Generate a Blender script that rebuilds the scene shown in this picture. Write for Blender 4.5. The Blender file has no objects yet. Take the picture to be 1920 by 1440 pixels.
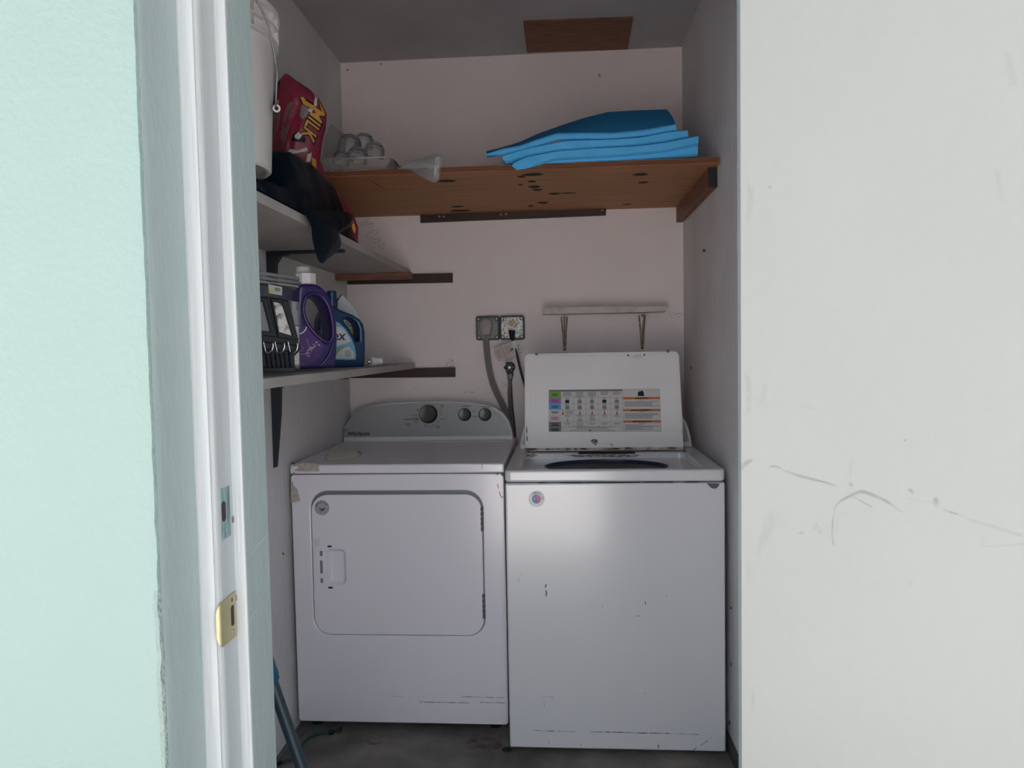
import bpy, bmesh, math, random
from mathutils import Vector, Matrix, noise
random.seed(7)
R = math.radians
scene = bpy.context.scene
C = scene.collection

# ------------------------------------------------------------------ camera
CAM = Vector((0, 0, 1.33)); FPX = 1330.0
_y, _t, _r = R(3.991), R(2.81), R(1.031)
_f = Vector((-math.sin(_y)*math.cos(_t), math.cos(_y)*math.cos(_t), -math.sin(_t)))
_rt = Vector((math.cos(_y), math.sin(_y), 0)); _dn = _f.cross(_rt)
RIGHT = _rt*math.cos(_r) + _dn*math.sin(_r); DOWN = _dn*math.cos(_r) - _rt*math.sin(_r); FWD = _f
cd = bpy.data.cameras.new('camera'); cam = bpy.data.objects.new('camera', cd); C.objects.link(cam)
cd.sensor_width = 36; cd.lens = FPX/1920*36; cd.clip_start = .02; cd.clip_end = 100
m = Matrix((RIGHT, -DOWN, -FWD)).transposed().to_4x4(); m.translation = CAM
cam.matrix_world = m
scene.camera = cam

def hit(px, py, p0, n):
    d = RIGHT*((px-960)/FPX) + DOWN*((py-720)/FPX) + FWD
    p0 = Vector(p0); n = Vector(n)
    return CAM + d*((p0-CAM).dot(n)/d.dot(n))
def atY(px, py, Y): return hit(px, py, (0, Y, 0), (0, 1, 0))
def atX(px, py, X): return hit(px, py, (X, 0, 0), (1, 0, 0))
def atZ(px, py, Z): return hit(px, py, (0, 0, Z), (0, 0, 1))

# ------------------------------------------------------------------ sky and exposure
w = bpy.data.worlds.new('world'); scene.world = w; w.use_nodes = True
bg = w.node_tree.nodes['Background']; bg.inputs[0].default_value = (.84, .93, 1.0, 1); bg.inputs[1].default_value = 2.7
sl = bpy.data.lights.new('sun', 'SUN'); sl.energy = 30; sl.angle = R(.6); sl.color = (1, .95, .91)
sun = bpy.data.objects.new('sun', sl); C.objects.link(sun); sun.location = (0, 4, 8)
sun.rotation_euler = Vector((.12, -math.cos(R(86)), -math.sin(R(86)))).to_track_quat('-Z', 'Y').to_euler()   # high sun behind the house: walls in shade, yard in sun
scene.view_settings.view_transform = 'Standard'; scene.view_settings.look = 'None'
scene.view_settings.exposure = 0.0; scene.view_settings.gamma = 1; scene.view_settings.use_curve_mapping = False

# ------------------------------------------------------------------ materials
def lin(c):
    return tuple(((x/255)/12.92 if x <= 10 else ((x/255+.055)/1.055)**2.4) for x in c)
def mat(name, col, rough=.6, metal=0, spec=.5, var=0, vscale=6, vcol=None, bump=0, bscale=60, coat=0, detail=6, stretch=None, vlo=.35, vhi=.7):
    """principled surface; var mixes towards vcol by a noise, bump adds fine relief"""
    M = bpy.data.materials.new(name); M.use_nodes = True
    nt = M.node_tree; b = nt.nodes['Principled BSDF']
    c = tuple(col) + (1,)
    b.inputs['Base Color'].default_value = c; b.inputs['Roughness'].default_value = rough
    b.inputs['Metallic'].default_value = metal; b.inputs['Specular IOR Level'].default_value = spec
    if coat: b.inputs['Coat Weight'].default_value = coat; b.inputs['Coat Roughness'].default_value = .12
    if var or bump:
        tc = nt.nodes.new('ShaderNodeTexCoord'); mp = nt.nodes.new('ShaderNodeMapping')
        nt.links.new(tc.outputs['Object'], mp.inputs[0])
        if stretch: mp.inputs['Scale'].default_value = stretch
    if var:
        n = nt.nodes.new('ShaderNodeTexNoise'); n.inputs['Scale'].default_value = vscale; n.inputs['Detail'].default_value = detail
        nt.links.new(mp.outputs[0], n.inputs['Vector'])
        rp = nt.nodes.new('ShaderNodeMapRange'); rp.inputs[1].default_value = vlo; rp.inputs[2].default_value = vhi
        rp.inputs[3].default_value = 0; rp.inputs[4].default_value = var
        nt.links.new(n.outputs['Fac'], rp.inputs[0])
        mx = nt.nodes.new('ShaderNodeMix'); mx.data_type = 'RGBA'
        mx.inputs[6].default_value = c; mx.inputs[7].default_value = tuple(vcol or [x*.5 for x in col]) + (1,)
        nt.links.new(rp.outputs[0], mx.inputs[0]); nt.links.new(mx.outputs[2], b.inputs['Base Color'])
    if bump:
        n2 = nt.nodes.new('ShaderNodeTexNoise'); n2.inputs['Scale'].default_value = bscale; n2.inputs['Detail'].default_value = 4
        nt.links.new(mp.outputs[0], n2.inputs['Vector'])
        bp = nt.nodes.new('ShaderNodeBump'); bp.inputs['Strength'].default_value = bump; bp.inputs['Distance'].default_value = .01
        nt.links.new(n2.outputs['Fac'], bp.inputs['Height']); nt.links.new(bp.outputs[0], b.inputs['Normal'])
    return M
def clear(name, tint=(.9, .92, .93), amount=.22, rough=.08):
    """thin clear plastic: mostly see-through, part glossy, part milky"""
    M = bpy.data.materials.new(name); M.use_nodes = True; nt = M.node_tree
    for n in list(nt.nodes):
        if n.type != 'OUTPUT_MATERIAL': nt.nodes.remove(n)
    out = [n for n in nt.nodes if n.type == 'OUTPUT_MATERIAL'][0]
    t = nt.nodes.new('ShaderNodeBsdfTransparent'); t.inputs[0].default_value = tint + (1,)
    p = nt.nodes.new('ShaderNodeBsdfPrincipled'); p.inputs['Base Color'].default_value = (.55, .55, .56, 1); p.inputs['Roughness'].default_value = rough
    p.inputs['Specular IOR Level'].default_value = 1
    mx = nt.nodes.new('ShaderNodeMixShader'); fr = nt.nodes.new('ShaderNodeFresnel'); fr.inputs[0].default_value = 1.45
    ad = nt.nodes.new('ShaderNodeMath'); ad.operation = 'ADD'; ad.use_clamp = True; ad.inputs[1].default_value = amount
    nt.links.new(fr.outputs[0], ad.inputs[0]); nt.links.new(ad.outputs[0], mx.inputs[0])
    nt.links.new(t.outputs[0], mx.inputs[1]); nt.links.new(p.outputs[0], mx.inputs[2]); nt.links.new(mx.outputs[0], out.inputs[0])
    return M
def smear(name, col, amount=.5, scale=40, lo=.4, hi=.65):
    """a worn mark: a thin film of dirt broken up by noise"""
    M = bpy.data.materials.new(name); M.use_nodes = True; nt = M.node_tree
    p = nt.nodes['Principled BSDF']; p.inputs['Base Color'].default_value = tuple(col) + (1,); p.inputs['Roughness'].default_value = .8
    out = [n for n in nt.nodes if n.type == 'OUTPUT_MATERIAL'][0]
    tc = nt.nodes.new('ShaderNodeTexCoord'); n = nt.nodes.new('ShaderNodeTexNoise'); n.inputs['Scale'].default_value = scale; n.inputs['Detail'].default_value = 5
    nt.links.new(tc.outputs['Object'], n.inputs['Vector'])
    rp = nt.nodes.new('ShaderNodeMapRange'); rp.inputs[1].default_value = lo; rp.inputs[2].default_value = hi; rp.inputs[4].default_value = amount
    nt.links.new(n.outputs['Fac'], rp.inputs[0])
    t = nt.nodes.new('ShaderNodeBsdfTransparent'); mx = nt.nodes.new('ShaderNodeMixShader')
    nt.links.new(rp.outputs[0], mx.inputs[0]); nt.links.new(t.outputs[0], mx.inputs[1]); nt.links.new(p.outputs[0], mx.inputs[2]); nt.links.new(mx.outputs[0], out.inputs[0])
    return M

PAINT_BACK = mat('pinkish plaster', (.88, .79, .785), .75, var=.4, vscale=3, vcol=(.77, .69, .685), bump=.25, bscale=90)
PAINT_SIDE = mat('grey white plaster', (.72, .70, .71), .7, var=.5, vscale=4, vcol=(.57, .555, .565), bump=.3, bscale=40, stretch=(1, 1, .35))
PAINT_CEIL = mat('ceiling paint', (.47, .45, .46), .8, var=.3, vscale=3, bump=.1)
TEAL = mat('pale teal wall paint', (.18, .248, .228), .55, var=.25, vscale=14, vcol=(.165, .232, .214), bump=.22, bscale=130)
TEAL_SIDE = mat('grey green trim paint', (.26, .315, .315), .4, var=.25, vscale=10, vcol=(.225, .28, .285), bump=.12, bscale=70, stretch=(1, 1, .5))
TEAL_WORN = mat('worn teal edge', (.21, .255, .235), .8, var=.7, vscale=60, vcol=(.17, .236, .217), bump=.6, bscale=180)
WHITE_TRIM = mat('white gloss trim paint', (.37, .385, .39), .35, var=.35, vscale=25, vcol=(.32, .335, .34), bump=.3, bscale=60, stretch=(1, 1, .06))
GREY_TRIM = mat('grey jamb paint', (.335, .36, .37), .4, var=.2, vscale=20, vcol=(.295, .32, .33), bump=.15, bscale=60, stretch=(1, 1, .2))
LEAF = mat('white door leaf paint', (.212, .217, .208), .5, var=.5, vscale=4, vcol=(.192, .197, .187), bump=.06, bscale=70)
CONCRETE = mat('stained dark concrete', (.235, .21, .19), .75, var=.85, vscale=5, vcol=(.06, .056, .057), bump=.5, bscale=30, detail=9)
GROUND = mat('outdoor concrete', (.42, .40, .39), .85, var=.3, vscale=3)
ENAMEL = mat('white enamel', (.81, .77, .83), .2, spec=1.0, bump=.006, bscale=5)
ENAMEL_W = mat('white washer enamel', (.70, .69, .715), .2, spec=1.0, bump=.006, bscale=5)
PLASTIC_W = mat('white plastic trim', (.8, .785, .79), .35)
LIDW = mat('lid enamel', (.80, .77, .775), .4, var=.12, vscale=5)
FASCIA = mat('grey console fascia', (.40, .395, .405), .38, metal=.1)
KNOB = mat('dark knob', (.10, .095, .085), .3, metal=.35)
KNOBRIM = mat('polished knob rim', (.03, .03, .03), .2, metal=.2)
SEAM = mat('dark seam shade and trim', (.10, .10, .115), .6)  # seam shade as a flat dark colour, also on hinges and a chip
SEAMG = mat('grey gap shade and slots', (.20, .20, .23), .5)  # shade of the door gap as a grey, also on the slots
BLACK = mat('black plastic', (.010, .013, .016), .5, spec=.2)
BLACKM = mat('black bracket paint', (.02, .023, .03), .45)
DARKINK = mat('dark print', (.03, .03, .035), .7)
GREYINK = mat('grey print', (.20, .19, .19), .7)
STEEL = mat('galvanised steel', (.42, .42, .42), .4, metal=.9, var=.4, vscale=60)
CHROME = mat('chrome', (.8, .8, .8), .15, metal=1)
RUST = mat('rust', (.16, .07, .035), .85, var=.8, vscale=60, vcol=(.30, .24, .2))
PLY = mat('plywood face', (.46, .215, .09), .6, var=.8, vscale=7, vcol=(.28, .115, .045), bump=.1, stretch=(.5, 9, 9), detail=8)
PLYEDGE = mat('plywood edge', (.36, .13, .055), .7, var=.9, vscale=16, vcol=(.12, .045, .02), stretch=(.4, 1, 30))
KNOT = mat('dark wood knot', (.025, .012, .008), .8)
WOODRED = mat('reddish wood', (.24, .105, .06), .6, var=.8, vscale=10, vcol=(.10, .04, .024), stretch=(1, 8, 8))
WOODDARK = mat('dark stained wood', (.052, .022, .017), .55, var=.7, vscale=9, vcol=(.016, .01, .01), stretch=(1, 8, 8))
WOODENDBLK = mat('black end grain', (.012, .013, .016), .7)  # black near end of the side cleat
SHELFW = mat('off white shelf paint', (.42, .40, .38), .65, var=.5, vscale=9, vcol=(.29, .275, .26), bump=.2)
SHELFWORN = mat('chipped cream paint', (.60, .55, .50), .65, var=.45, vscale=22, vcol=(.30, .24, .2), bump=.3, vlo=.5, vhi=.75)
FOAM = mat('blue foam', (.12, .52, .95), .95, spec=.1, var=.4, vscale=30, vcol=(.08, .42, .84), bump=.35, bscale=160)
FOAM_SHADE = mat('shaded blue foam', (.03, .21, .46), .95, spec=.1, var=.4, vscale=30, vcol=(.025, .18, .40), bump=.35, bscale=160)  # darker copy of the foam blue, with the curled sheet's shade in it
BINBAG = mat('black bin bag film', (.003, .007, .015), .4, spec=.05, bump=.25, bscale=22)
REDBAG = mat('red feed bag', (.27, .016, .05), .42, var=.8, vscale=7, vcol=(.12, .022, .035), bump=.5, bscale=18)
REDGREY = smear('dusty rubbed film', (.26, .20, .185), .75, 18, .3, .6)
YELLOW = mat('yellow print', (.60, .30, .04), .6)
PRINTW = mat('white print', (.55, .53, .50), .6)
BUCKET = mat('white bucket plastic', (.58, .565, .555), .45)
WIRE = mat('bail wire', (.25, .25, .27), .35, metal=.8)
PURPLE = mat('purple jug plastic', (.024, .014, .10), .28, spec=.6)
PURPLEL = mat('purple label', (.065, .024, .15), .4)
FLOWER = mat('dusty pink print', (.42, .28, .38), .6)
BLUEJ = mat('blue jug plastic', (.005, .036, .12), .28, spec=.6)
BLUEL = mat('light blue label', (.20, .42, .62), .5)
LABELW = mat('white label', (.60, .62, .63), .5)
GREENL = mat('green label', (.25, .42, .10), .5)
YELL = mat('yellow label', (.60, .55, .10), .5)
CAPW = mat('white cap', (.74, .73, .72), .4)
CLEAR = clear('clear plastic', (.92, .93, .93), .15); CLEARG = clear('hazy plastic', (.8, .8, .81), .3, .2)
BRASS = mat('tarnished brass', (.40, .36, .22), .4, metal=.55, var=.5, vscale=80, vcol=(.32, .27, .15))
BAREWOOD = mat('bare weathered wood', (.22, .33, .35), .8, var=.9, vscale=40, vcol=(.06, .085, .09), stretch=(1, 4, .35))
HOLE = mat('dark mortise', (.03, .018, .018), .9)
GREYPL = mat('grey plug plastic', (.33, .29, .275), .45)
CORDG = mat('grey flat cord', (.20, .185, .175), .5)
CORDB = mat('black cord', (.008, .008, .008), .4)
BOXG = mat('grey outlet plate', (.22, .225, .215), .5, metal=.2, var=.4, vscale=30)
BOXS = mat('speckled steel plate', (.55, .54, .52), .45, metal=.3, var=.9, vscale=110, vcol=(.14, .12, .10), vlo=.5, vhi=.6)
BOXD = mat('dark box edge', (.07, .075, .075), .6)
IVORY = mat('ivory outlet', (.60, .47, .30), .5)
TAGP = mat('paper tag', (.56, .49, .45), .7, var=.3, vscale=60)
VALVE = mat('dark blue valve wheel', (.03, .037, .055), .4, metal=.3)
HOSE = mat('braided hose', (.16, .14, .13), .5, var=.6, vscale=120)
BROOM = mat('blue grey broom handle', (.018, .038, .052), .45)
BROOMB = mat('blue handle grip', (.01, .07, .15), .4)
TEALCORD = mat('dark teal bungee', (.012, .06, .06), .6)
TAPE = mat('old beige tape', (.40, .335, .29), .7, var=.8, vscale=60, vcol=(.56, .53, .5))
CREAM = mat('cream plastic', (.58, .50, .36), .5)
SILVER = mat('silver sticker', (.40, .41, .42), .5, metal=.3)
STICKW = mat('white sticker', (.85, .84, .85), .5)
NAVY = mat('navy print', (.02, .03, .10), .5)
STBLUE = mat('sticker blue', (.22, .25, .52), .5)
STRED = mat('sticker pink red', (.62, .24, .32), .5)
BLUERING = mat('dark blue tub ring', (.018, .028, .075), .35)
TUBMETAL = mat('tub steel', (.10, .10, .11), .4, metal=.5)
CARTG = mat('label green', (.16, .36, .05), .6); CARTP = mat('label purple', (.30, .17, .42), .6); CARTB = mat('label blue', (.10, .34, .66), .6)
CARTGR = mat('label grey', (.17, .17, .17), .6); CARTO = mat('label orange', (.50, .12, .03), .6); CARTPK = mat('label pale pink', (.53, .45, .50), .6)
CARTW = mat('label white', (.56, .54, .53), .6); CARTRED = mat('label red', (.32, .02, .03), .6)
SCUFF = smear('grey scuff', (.20, .195, .19), .6, 60, .3, .7)
SCUFFL = smear('faint scuff', (.30, .29, .27), .22, 30, .3, .7)
GRIME = smear('wall grime', (.07, .06, .06), .6, 150, .52, .66)
RUSTSM = smear('rust stain', (.12, .05, .025), .9, 45, .42, .55)
REDST = smear('red floor stain', (.10, .035, .028), .55, 26, .40, .65)
CHALK = smear('chalky patch', (.34, .33, .31), .3, 22, .4, .65)
BASEB = mat('dark baseboard', (.075, .065, .065), .6, var=.5, vscale=10)
PICTURE = mat('black and white picture', (.52, .50, .49), .4, var=1, vscale=45, vcol=(.06, .06, .06), vlo=.5, vhi=.58)

# ------------------------------------------------------------------ mesh helpers
def BM(): return bmesh.new()
def box(bm, x0, x1, y0, y1, z0, z1, bevel=0, seg=2):
    t = bmesh.new()
    bmesh.ops.create_cube(t, size=1)
    for v in t.verts:
        v.co = Vector(((x0+x1)/2 + v.co.x*(x1-x0), (y0+y1)/2 + v.co.y*(y1-y0), (z0+z1)/2 + v.co.z*(z1-z0)))
    if bevel: bmesh.ops.bevel(t, geom=t.edges[:], offset=bevel, segments=seg, profile=.5, affect='EDGES')
    merge(bm, t); return bm
def merge(bm, t, mtx=None, mi=None):
    if mtx is not None: t.transform(mtx)
    mp = {v: bm.verts.new(v.co) for v in t.verts}
    for f in t.faces:
        try:
            nf = bm.faces.new([mp[v] for v in f.verts]); nf.material_index = f.material_index if mi is None else mi
        except ValueError: pass
    t.free()
def tube(bm, pts, r, n=8, closed=False, flat=None, caps=True):
    """pts list of Vectors, r number or list; flat=(a,b) scales the two cross axes"""
    pts = [Vector(p) for p in pts]; N = len(pts); rr = r if isinstance(r, (list, tuple)) else [r]*N
    a, b = flat or (1, 1); rings = []
    up = None
    for i, p in enumerate(pts):
        if closed: t = pts[(i+1) % N]-pts[i-1]
        else: t = pts[min(i+1, N-1)]-pts[max(i-1, 0)]
        t.normalize()
        if up is None:
            up = Vector((0, 0, 1)) if abs(t.z) < .9 else Vector((1, 0, 0))
        s = t.cross(up)
        if s.length < 1e-5: s = t.cross(Vector((0, 1, 0)))
        s.normalize(); up = s.cross(t).normalized()
        rings.append([bm.verts.new(p + (s*math.cos(k*2*math.pi/n)*a + up*math.sin(k*2*math.pi/n)*b)*rr[i]) for k in range(n)])
    M_ = N if closed else N-1
    for i in range(M_):
        A, B = rings[i], rings[(i+1) % N]
        for k in range(n): bm.faces.new([A[k], A[(k+1) % n], B[(k+1) % n], B[k]])
    if caps and not closed:
        bm.faces.new(rings[0][::-1]); bm.faces.new(rings[-1])
    return bm
def lathe(bm, prof, o, axis=(0, 0, 1), n=24, close=False):
    """prof [(r,h)] revolved about axis through o"""
    ax = Vector(axis).normalized(); s = ax.orthogonal().normalized(); t = ax.cross(s); o = Vector(o); rings = []
    for r, h in prof:
        if r < 1e-6: rings.append([bm.verts.new(o+ax*h)])
        else: rings.append([bm.verts.new(o+ax*h+(s*math.cos(k*2*math.pi/n)+t*math.sin(k*2*math.pi/n))*r) for k in range(n)])
    for A, B in zip(rings, rings[1:]):
        for k in range(n):
            q = []
            for v in (A[k % len(A)], A[(k+1) % len(A)], B[(k+1) % len(B)], B[k % len(B)]):
                if v not in q: q.append(v)
            if len(q) > 2: bm.faces.new(q)
    return bm
def prism(bm, poly, depth, bevel=0, seg=2, mi=0):
    """poly: list of world points (flat); depth: vector"""
    t = bmesh.new(); d = Vector(depth)
    A = [t.verts.new(p) for p in poly]; B = [t.verts.new(Vector(p)+d) for p in poly]; n = len(poly)
    t.faces.new(A); t.faces.new(B[::-1])
    for i in range(n): t.faces.new([A[i], B[i], B[(i+1) % n], A[(i+1) % n]])
    bmesh.ops.recalc_face_normals(t, faces=t.faces[:])
    if bevel:
        e = [x for x in t.edges if (x.verts[0] in A) == (x.verts[1] in A)]
        bmesh.ops.bevel(t, geom=e, offset=bevel, segments=seg, profile=.5, affect='EDGES')
    for f in t.faces: f.material_index = mi
    merge(bm, t); return bm
def holed(bm, outer, holes, depth, bevel=0, seg=2):
    """flat plate with holes, extruded by depth"""
    t = bmesh.new(); loops = []
    for L in [outer]+holes:
        vs = [t.verts.new(p) for p in L]; loops.append(vs)
        for i in range(len(vs)): t.edges.new((vs[i], vs[(i+1) % len(vs)]))
    bmesh.ops.triangle_fill(t, edges=t.edges[:], use_beauty=True)
    d = Vector(depth); top = t.faces[:]
    mp = {v: t.verts.new(v.co+d) for v in t.verts[:]}
    for f in top: t.faces.new([mp[v] for v in f.verts][::-1])
    rim = []
    for vs in loops:
        for i in range(len(vs)):
            a, b = vs[i], vs[(i+1) % len(vs)]
            t.faces.new([a, b, mp[b], mp[a]])
            rim += [t.edges.get((a, b)), t.edges.get((mp[a], mp[b]))]
    bmesh.ops.recalc_face_normals(t, faces=t.faces[:])
    if bevel: bmesh.ops.bevel(t, geom=[e for e in rim if e], offset=bevel, segments=seg, profile=.5, affect='EDGES')
    merge(bm, t); return bm
def rrect(x0, x1, z0, z1, r, n=6):
    out = []
    for cx, cz, a0 in ((x1-r, z1-r, 0), (x0+r, z1-r, 90), (x0+r, z0+r, 180), (x1-r, z0+r, 270)):
        for k in range(n+1):
            a = R(a0+90*k/n); out.append((cx+r*math.cos(a), cz+r*math.sin(a)))
    return out
def ell(cx, cz, rx, rz, n=32, a0=0):
    return [(cx+rx*math.cos(a0+k*2*math.pi/n), cz+rz*math.sin(a0+k*2*math.pi/n)) for k in range(n)]
def surf(bm, fn, nu, nv, thick=0):
    """grid surface fn(u,v) with 0..1 params; thick>0 closes it below along normal"""
    G = [[Vector(fn(i/nu, j/nv)) for j in range(nv+1)] for i in range(nu+1)]
    V = [[bm.verts.new(p) for p in row] for row in G]
    for i in range(nu):
        for j in range(nv): bm.faces.new([V[i][j], V[i+1][j], V[i+1][j+1], V[i][j+1]])
    if thick:
        W = []
        for i in range(nu+1):
            row = []
            for j in range(nv+1):
                du = G[min(i+1, nu)][j]-G[max(i-1, 0)][j]; dv = G[i][min(j+1, nv)]-G[i][max(j-1, 0)]
                n = du.cross(dv); n = n.normalized() if n.length > 1e-9 else Vector((0, 0, 1))
                row.append(bm.verts.new(G[i][j]-n*thick))
            W.append(row)
        for i in range(nu):
            for j in range(nv): bm.faces.new([W[i][j], W[i][j+1], W[i+1][j+1], W[i+1][j]])
        ring = [(i, 0) for i in range(nu)]+[(nu, j) for j in range(nv)]+[(i, nv) for i in range(nu, 0, -1)]+[(0, j) for j in range(nv, 0, -1)]
        for k in range(len(ring)):
            a, b = ring[k], ring[(k+1) % len(ring)]
            bm.faces.new([V[a[0]][a[1]], W[a[0]][a[1]], W[b[0]][b[1]], V[b[0]][b[1]]])
    return bm
def interp(pts, t):
    """piecewise linear over list of tuples, t 0..1 by arc index"""
    x = t*(len(pts)-1); i = min(int(x), len(pts)-2); f = x-i
    return tuple(a+(b-a)*f for a, b in zip(pts[i], pts[i+1]))
def smoothpath(pts, k=6):
    """Catmull-Rom through points"""
    P = [Vector(p) for p in pts]; out = []
    for i in range(len(P)-1):
        p0, p1, p2, p3 = P[max(i-1, 0)], P[i], P[i+1], P[min(i+2, len(P)-1)]
        for j in range(k):
            t = j/k
            out.append(.5*((2*p1)+(p2-p0)*t+(2*p0-5*p1+4*p2-p3)*t*t+(3*p1-p0-3*p2+p3)*t**3))
    out.append(P[-1]); return out

# ------------------------------------------------------------------ object helpers
def thing(name, label, cat, loc=(0, 0, 0), group=None):
    o = bpy.data.objects.new(name, None); C.objects.link(o); o.location = loc; o.empty_display_size = .05
    o['label'] = label; o['category'] = cat
    if group: o['group'] = group
    return o
WL = {}
def wloc(o):
    return WL.get(o.name, Vector(o.location))
def mk(name, bm, mats, origin, smooth=None):
    me = bpy.data.meshes.new(name)
    bmesh.ops.recalc_face_normals(bm, faces=bm.faces[:])
    for v in bm.verts: v.co -= origin
    bm.to_mesh(me); bm.free()
    for M in (mats if isinstance(mats, (list, tuple)) else [mats]): me.materials.append(M)
    if smooth:
        for p in me.polygons: p.use_smooth = True
        me.set_sharp_from_angle(angle=R(smooth))
        if name in ('front_panel', 'dryer_door', 'cabinet', 'top_panel', 'top_deck', 'lid_well', 'lid', 'inner_panel', 'console', 'fascia'):
            for p in me.polygons:                       # flat sheet metal stays flat, only its rolled edges are smooth
                if max(abs(x) for x in p.normal) > .9995 or p.area > .004: p.use_smooth = False
    return bpy.data.objects.new(name, me)
def base_of(bm):
    xs = [v.co.x for v in bm.verts]; ys = [v.co.y for v in bm.verts]; zs = [v.co.z for v in bm.verts]
    return Vector(((min(xs)+max(xs))/2, (min(ys)+max(ys))/2, min(zs)))
def part(name, bm, mats, parent, smooth=35, label=None, recalc=True):
    """a mesh in world coordinates, parented to its thing"""
    o0 = base_of(bm); o = mk(name, bm, mats, o0, smooth); C.objects.link(o); o.parent = parent
    o.location = o0 - wloc(parent); WL[o.name] = o0
    if label: o['label'] = label
    return o
def solo(name, bm, mats, label, cat, smooth=35, group=None):
    o0 = base_of(bm); o = mk(name, bm, mats, o0, smooth); C.objects.link(o); o.location = o0; WL[o.name] = o0
    o['label'] = label; o['category'] = cat
    if group: o['group'] = group
    return o
def struct(name, bm, mats, smooth=35, label=None, parent=None):
    o0 = base_of(bm); o = mk(name, bm, mats, o0, smooth); C.objects.link(o); WL[o.name] = o0
    o.location = o0
    o['kind'] = 'structure'
    if label: o['label'] = label
    return o
def text_bm(bm, body, size, o, u, v, n, extrude=.0003, bold=0, shear=0, mi=0, align='LEFT', stretch=1):
    """flat lettering on the plane o + u*x + v*y"""
    cu = bpy.data.curves.new('lettering', 'FONT'); cu.body = body; cu.size = size; cu.shear = shear; cu.offset = bold; cu.align_x = align
    cu.resolution_u = 3
    ob = bpy.data.objects.new('lettering', cu); C.objects.link(ob)
    dg = bpy.context.evaluated_depsgraph_get()
    me = bpy.data.meshes.new_from_object(ob.evaluated_get(dg))
    u, v, n, o = Vector(u), Vector(v), Vector(n), Vector(o)
    base = len(bm.verts); vs = [bm.verts.new(o+u*(p.co.x*stretch)+v*p.co.y+n*extrude) for p in me.vertices]
    for p in me.polygons:
        try: f = bm.faces.new([vs[i] for i in p.vertices]); f.material_index = mi
        except ValueError: pass
    bpy.data.objects.remove(ob); bpy.data.meshes.remove(me); bpy.data.curves.remove(cu)
def quad(bm, a, b, c, d, mi=0):
    f = bm.faces.new([bm.verts.new(p) for p in (a, b, c, d)]); f.material_index = mi
def ribbon(bm, pts, wd, n, mi=0):
    """thin flat strip along pts, in the plane with normal n; wd number or list"""
    n = Vector(n).normalized(); P = [Vector(p) for p in pts]; N = len(P); W = wd if isinstance(wd, (list, tuple)) else [wd]*N
    L = []
    for i, p in enumerate(P):
        t = (P[min(i+1, N-1)]-P[max(i-1, 0)]).normalized(); s = n.cross(t).normalized()
        L.append((bm.verts.new(p+s*W[i]/2), bm.verts.new(p-s*W[i]/2)))
    for a, b in zip(L, L[1:]):
        f = bm.faces.new([a[0], b[0], b[1], a[1]]); f.material_index = mi

# ================================================================== STRUCTURE
XL, XR, YB, ZC = -.956, .536, 3.15, 2.61
YF = .974                      # inner face of the front wall
b = BM(); box(b, XL-.1, XR+.1, YF-.24, YB+.1, -.1, 0); FLOOR = struct('floor', b, CONCRETE, None, 'stained dark concrete floor of the laundry closet')
b = BM(); box(b, -12, 12, -20, YF-.24, -.1, -.002); struct('ground', b, GROUND, None, 'concrete outside the doorway')
b = BM(); box(b, XL-.1, XR+.1, YB, YB+.1, 0, ZC); WBACK = struct('wall_back', b, PAINT_BACK, None, 'pinkish plaster back wall')
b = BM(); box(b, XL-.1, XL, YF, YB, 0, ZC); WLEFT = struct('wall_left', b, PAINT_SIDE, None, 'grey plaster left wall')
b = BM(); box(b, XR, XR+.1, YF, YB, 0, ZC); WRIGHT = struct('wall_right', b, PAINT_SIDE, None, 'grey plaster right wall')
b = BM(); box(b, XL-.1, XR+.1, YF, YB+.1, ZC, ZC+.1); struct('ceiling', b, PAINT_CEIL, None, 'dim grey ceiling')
b = BM(); box(b, XR-.012, XR, YF, YB, 0, .05, .002); struct('baseboard_right', b, BASEB, None, 'low dark baseboard along the right wall')

# front wall, left of the doorway: rough outer corner
XREV, YOUT = -.4597, .763
b = BM()
nz = 150
prof_rows = []
for i in range(nz+1):
    z = 2.9*i/nz
    rough = .0011 + .0022*max(0, min(1, (1.25-z)/.35))
    jx = rough*noise.noise((3.1, 0, z*38))+.6*rough*noise.noise((9.1, 2, z*90)); jy = rough*noise.noise((7.7, 5, z*45))
    prof_rows.append([(-6, YOUT, z), (XREV-.03, YOUT, z), (XREV-.006+jx, YOUT+.0004+jy*.3, z), (XREV-.0015+jx, YOUT+.0018+jy, z), (XREV+jx*.5, YOUT+.006, z), (XREV, YOUT+.02, z), (XREV, YF, z), (-6, YF, z)])
rows = [[b.verts.new(p) for p in row] for row in prof_rows]
for r0, r1 in zip(rows, rows[1:]):
    for k in range(8):
        f = b.faces.new([r0[k], r0[(k+1) % 8], r1[(k+1) % 8], r1[k]])
        f.material_index = 1 if k in (4, 5) else 0
        if k in (2, 3) and r0[0].co.z < 1.02+.12*noise.noise((r0[0].co.z*9, 0, 4)): f.material_index = 2
b.faces.new(rows[0][::-1]); b.faces.new(rows[-1])
struct('wall_front', b, [TEAL, TEAL_SIDE, TEAL_WORN], 40, 'pale teal front wall with a chipped corner at the doorway')
b = BM(); box(b, .385, 6, YOUT, YF, 0, 2.9); struct('wall_front_right', b, TEAL, None, 'teal front wall behind the open door')
b = BM(); box(b, -6, 6, .0, YOUT, 2.45, 2.55); struct('added_eave', b, WHITE_TRIM, None, 'added roof slab out of view, shading the outer walls')  # out of view, added to cut the sky light on the outer walls
b = BM(); box(b, XREV, .385, YOUT, YF, 2.08, 2.9); struct('wall_front_top', b, TEAL, None, 'teal wall above the doorway')

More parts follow.
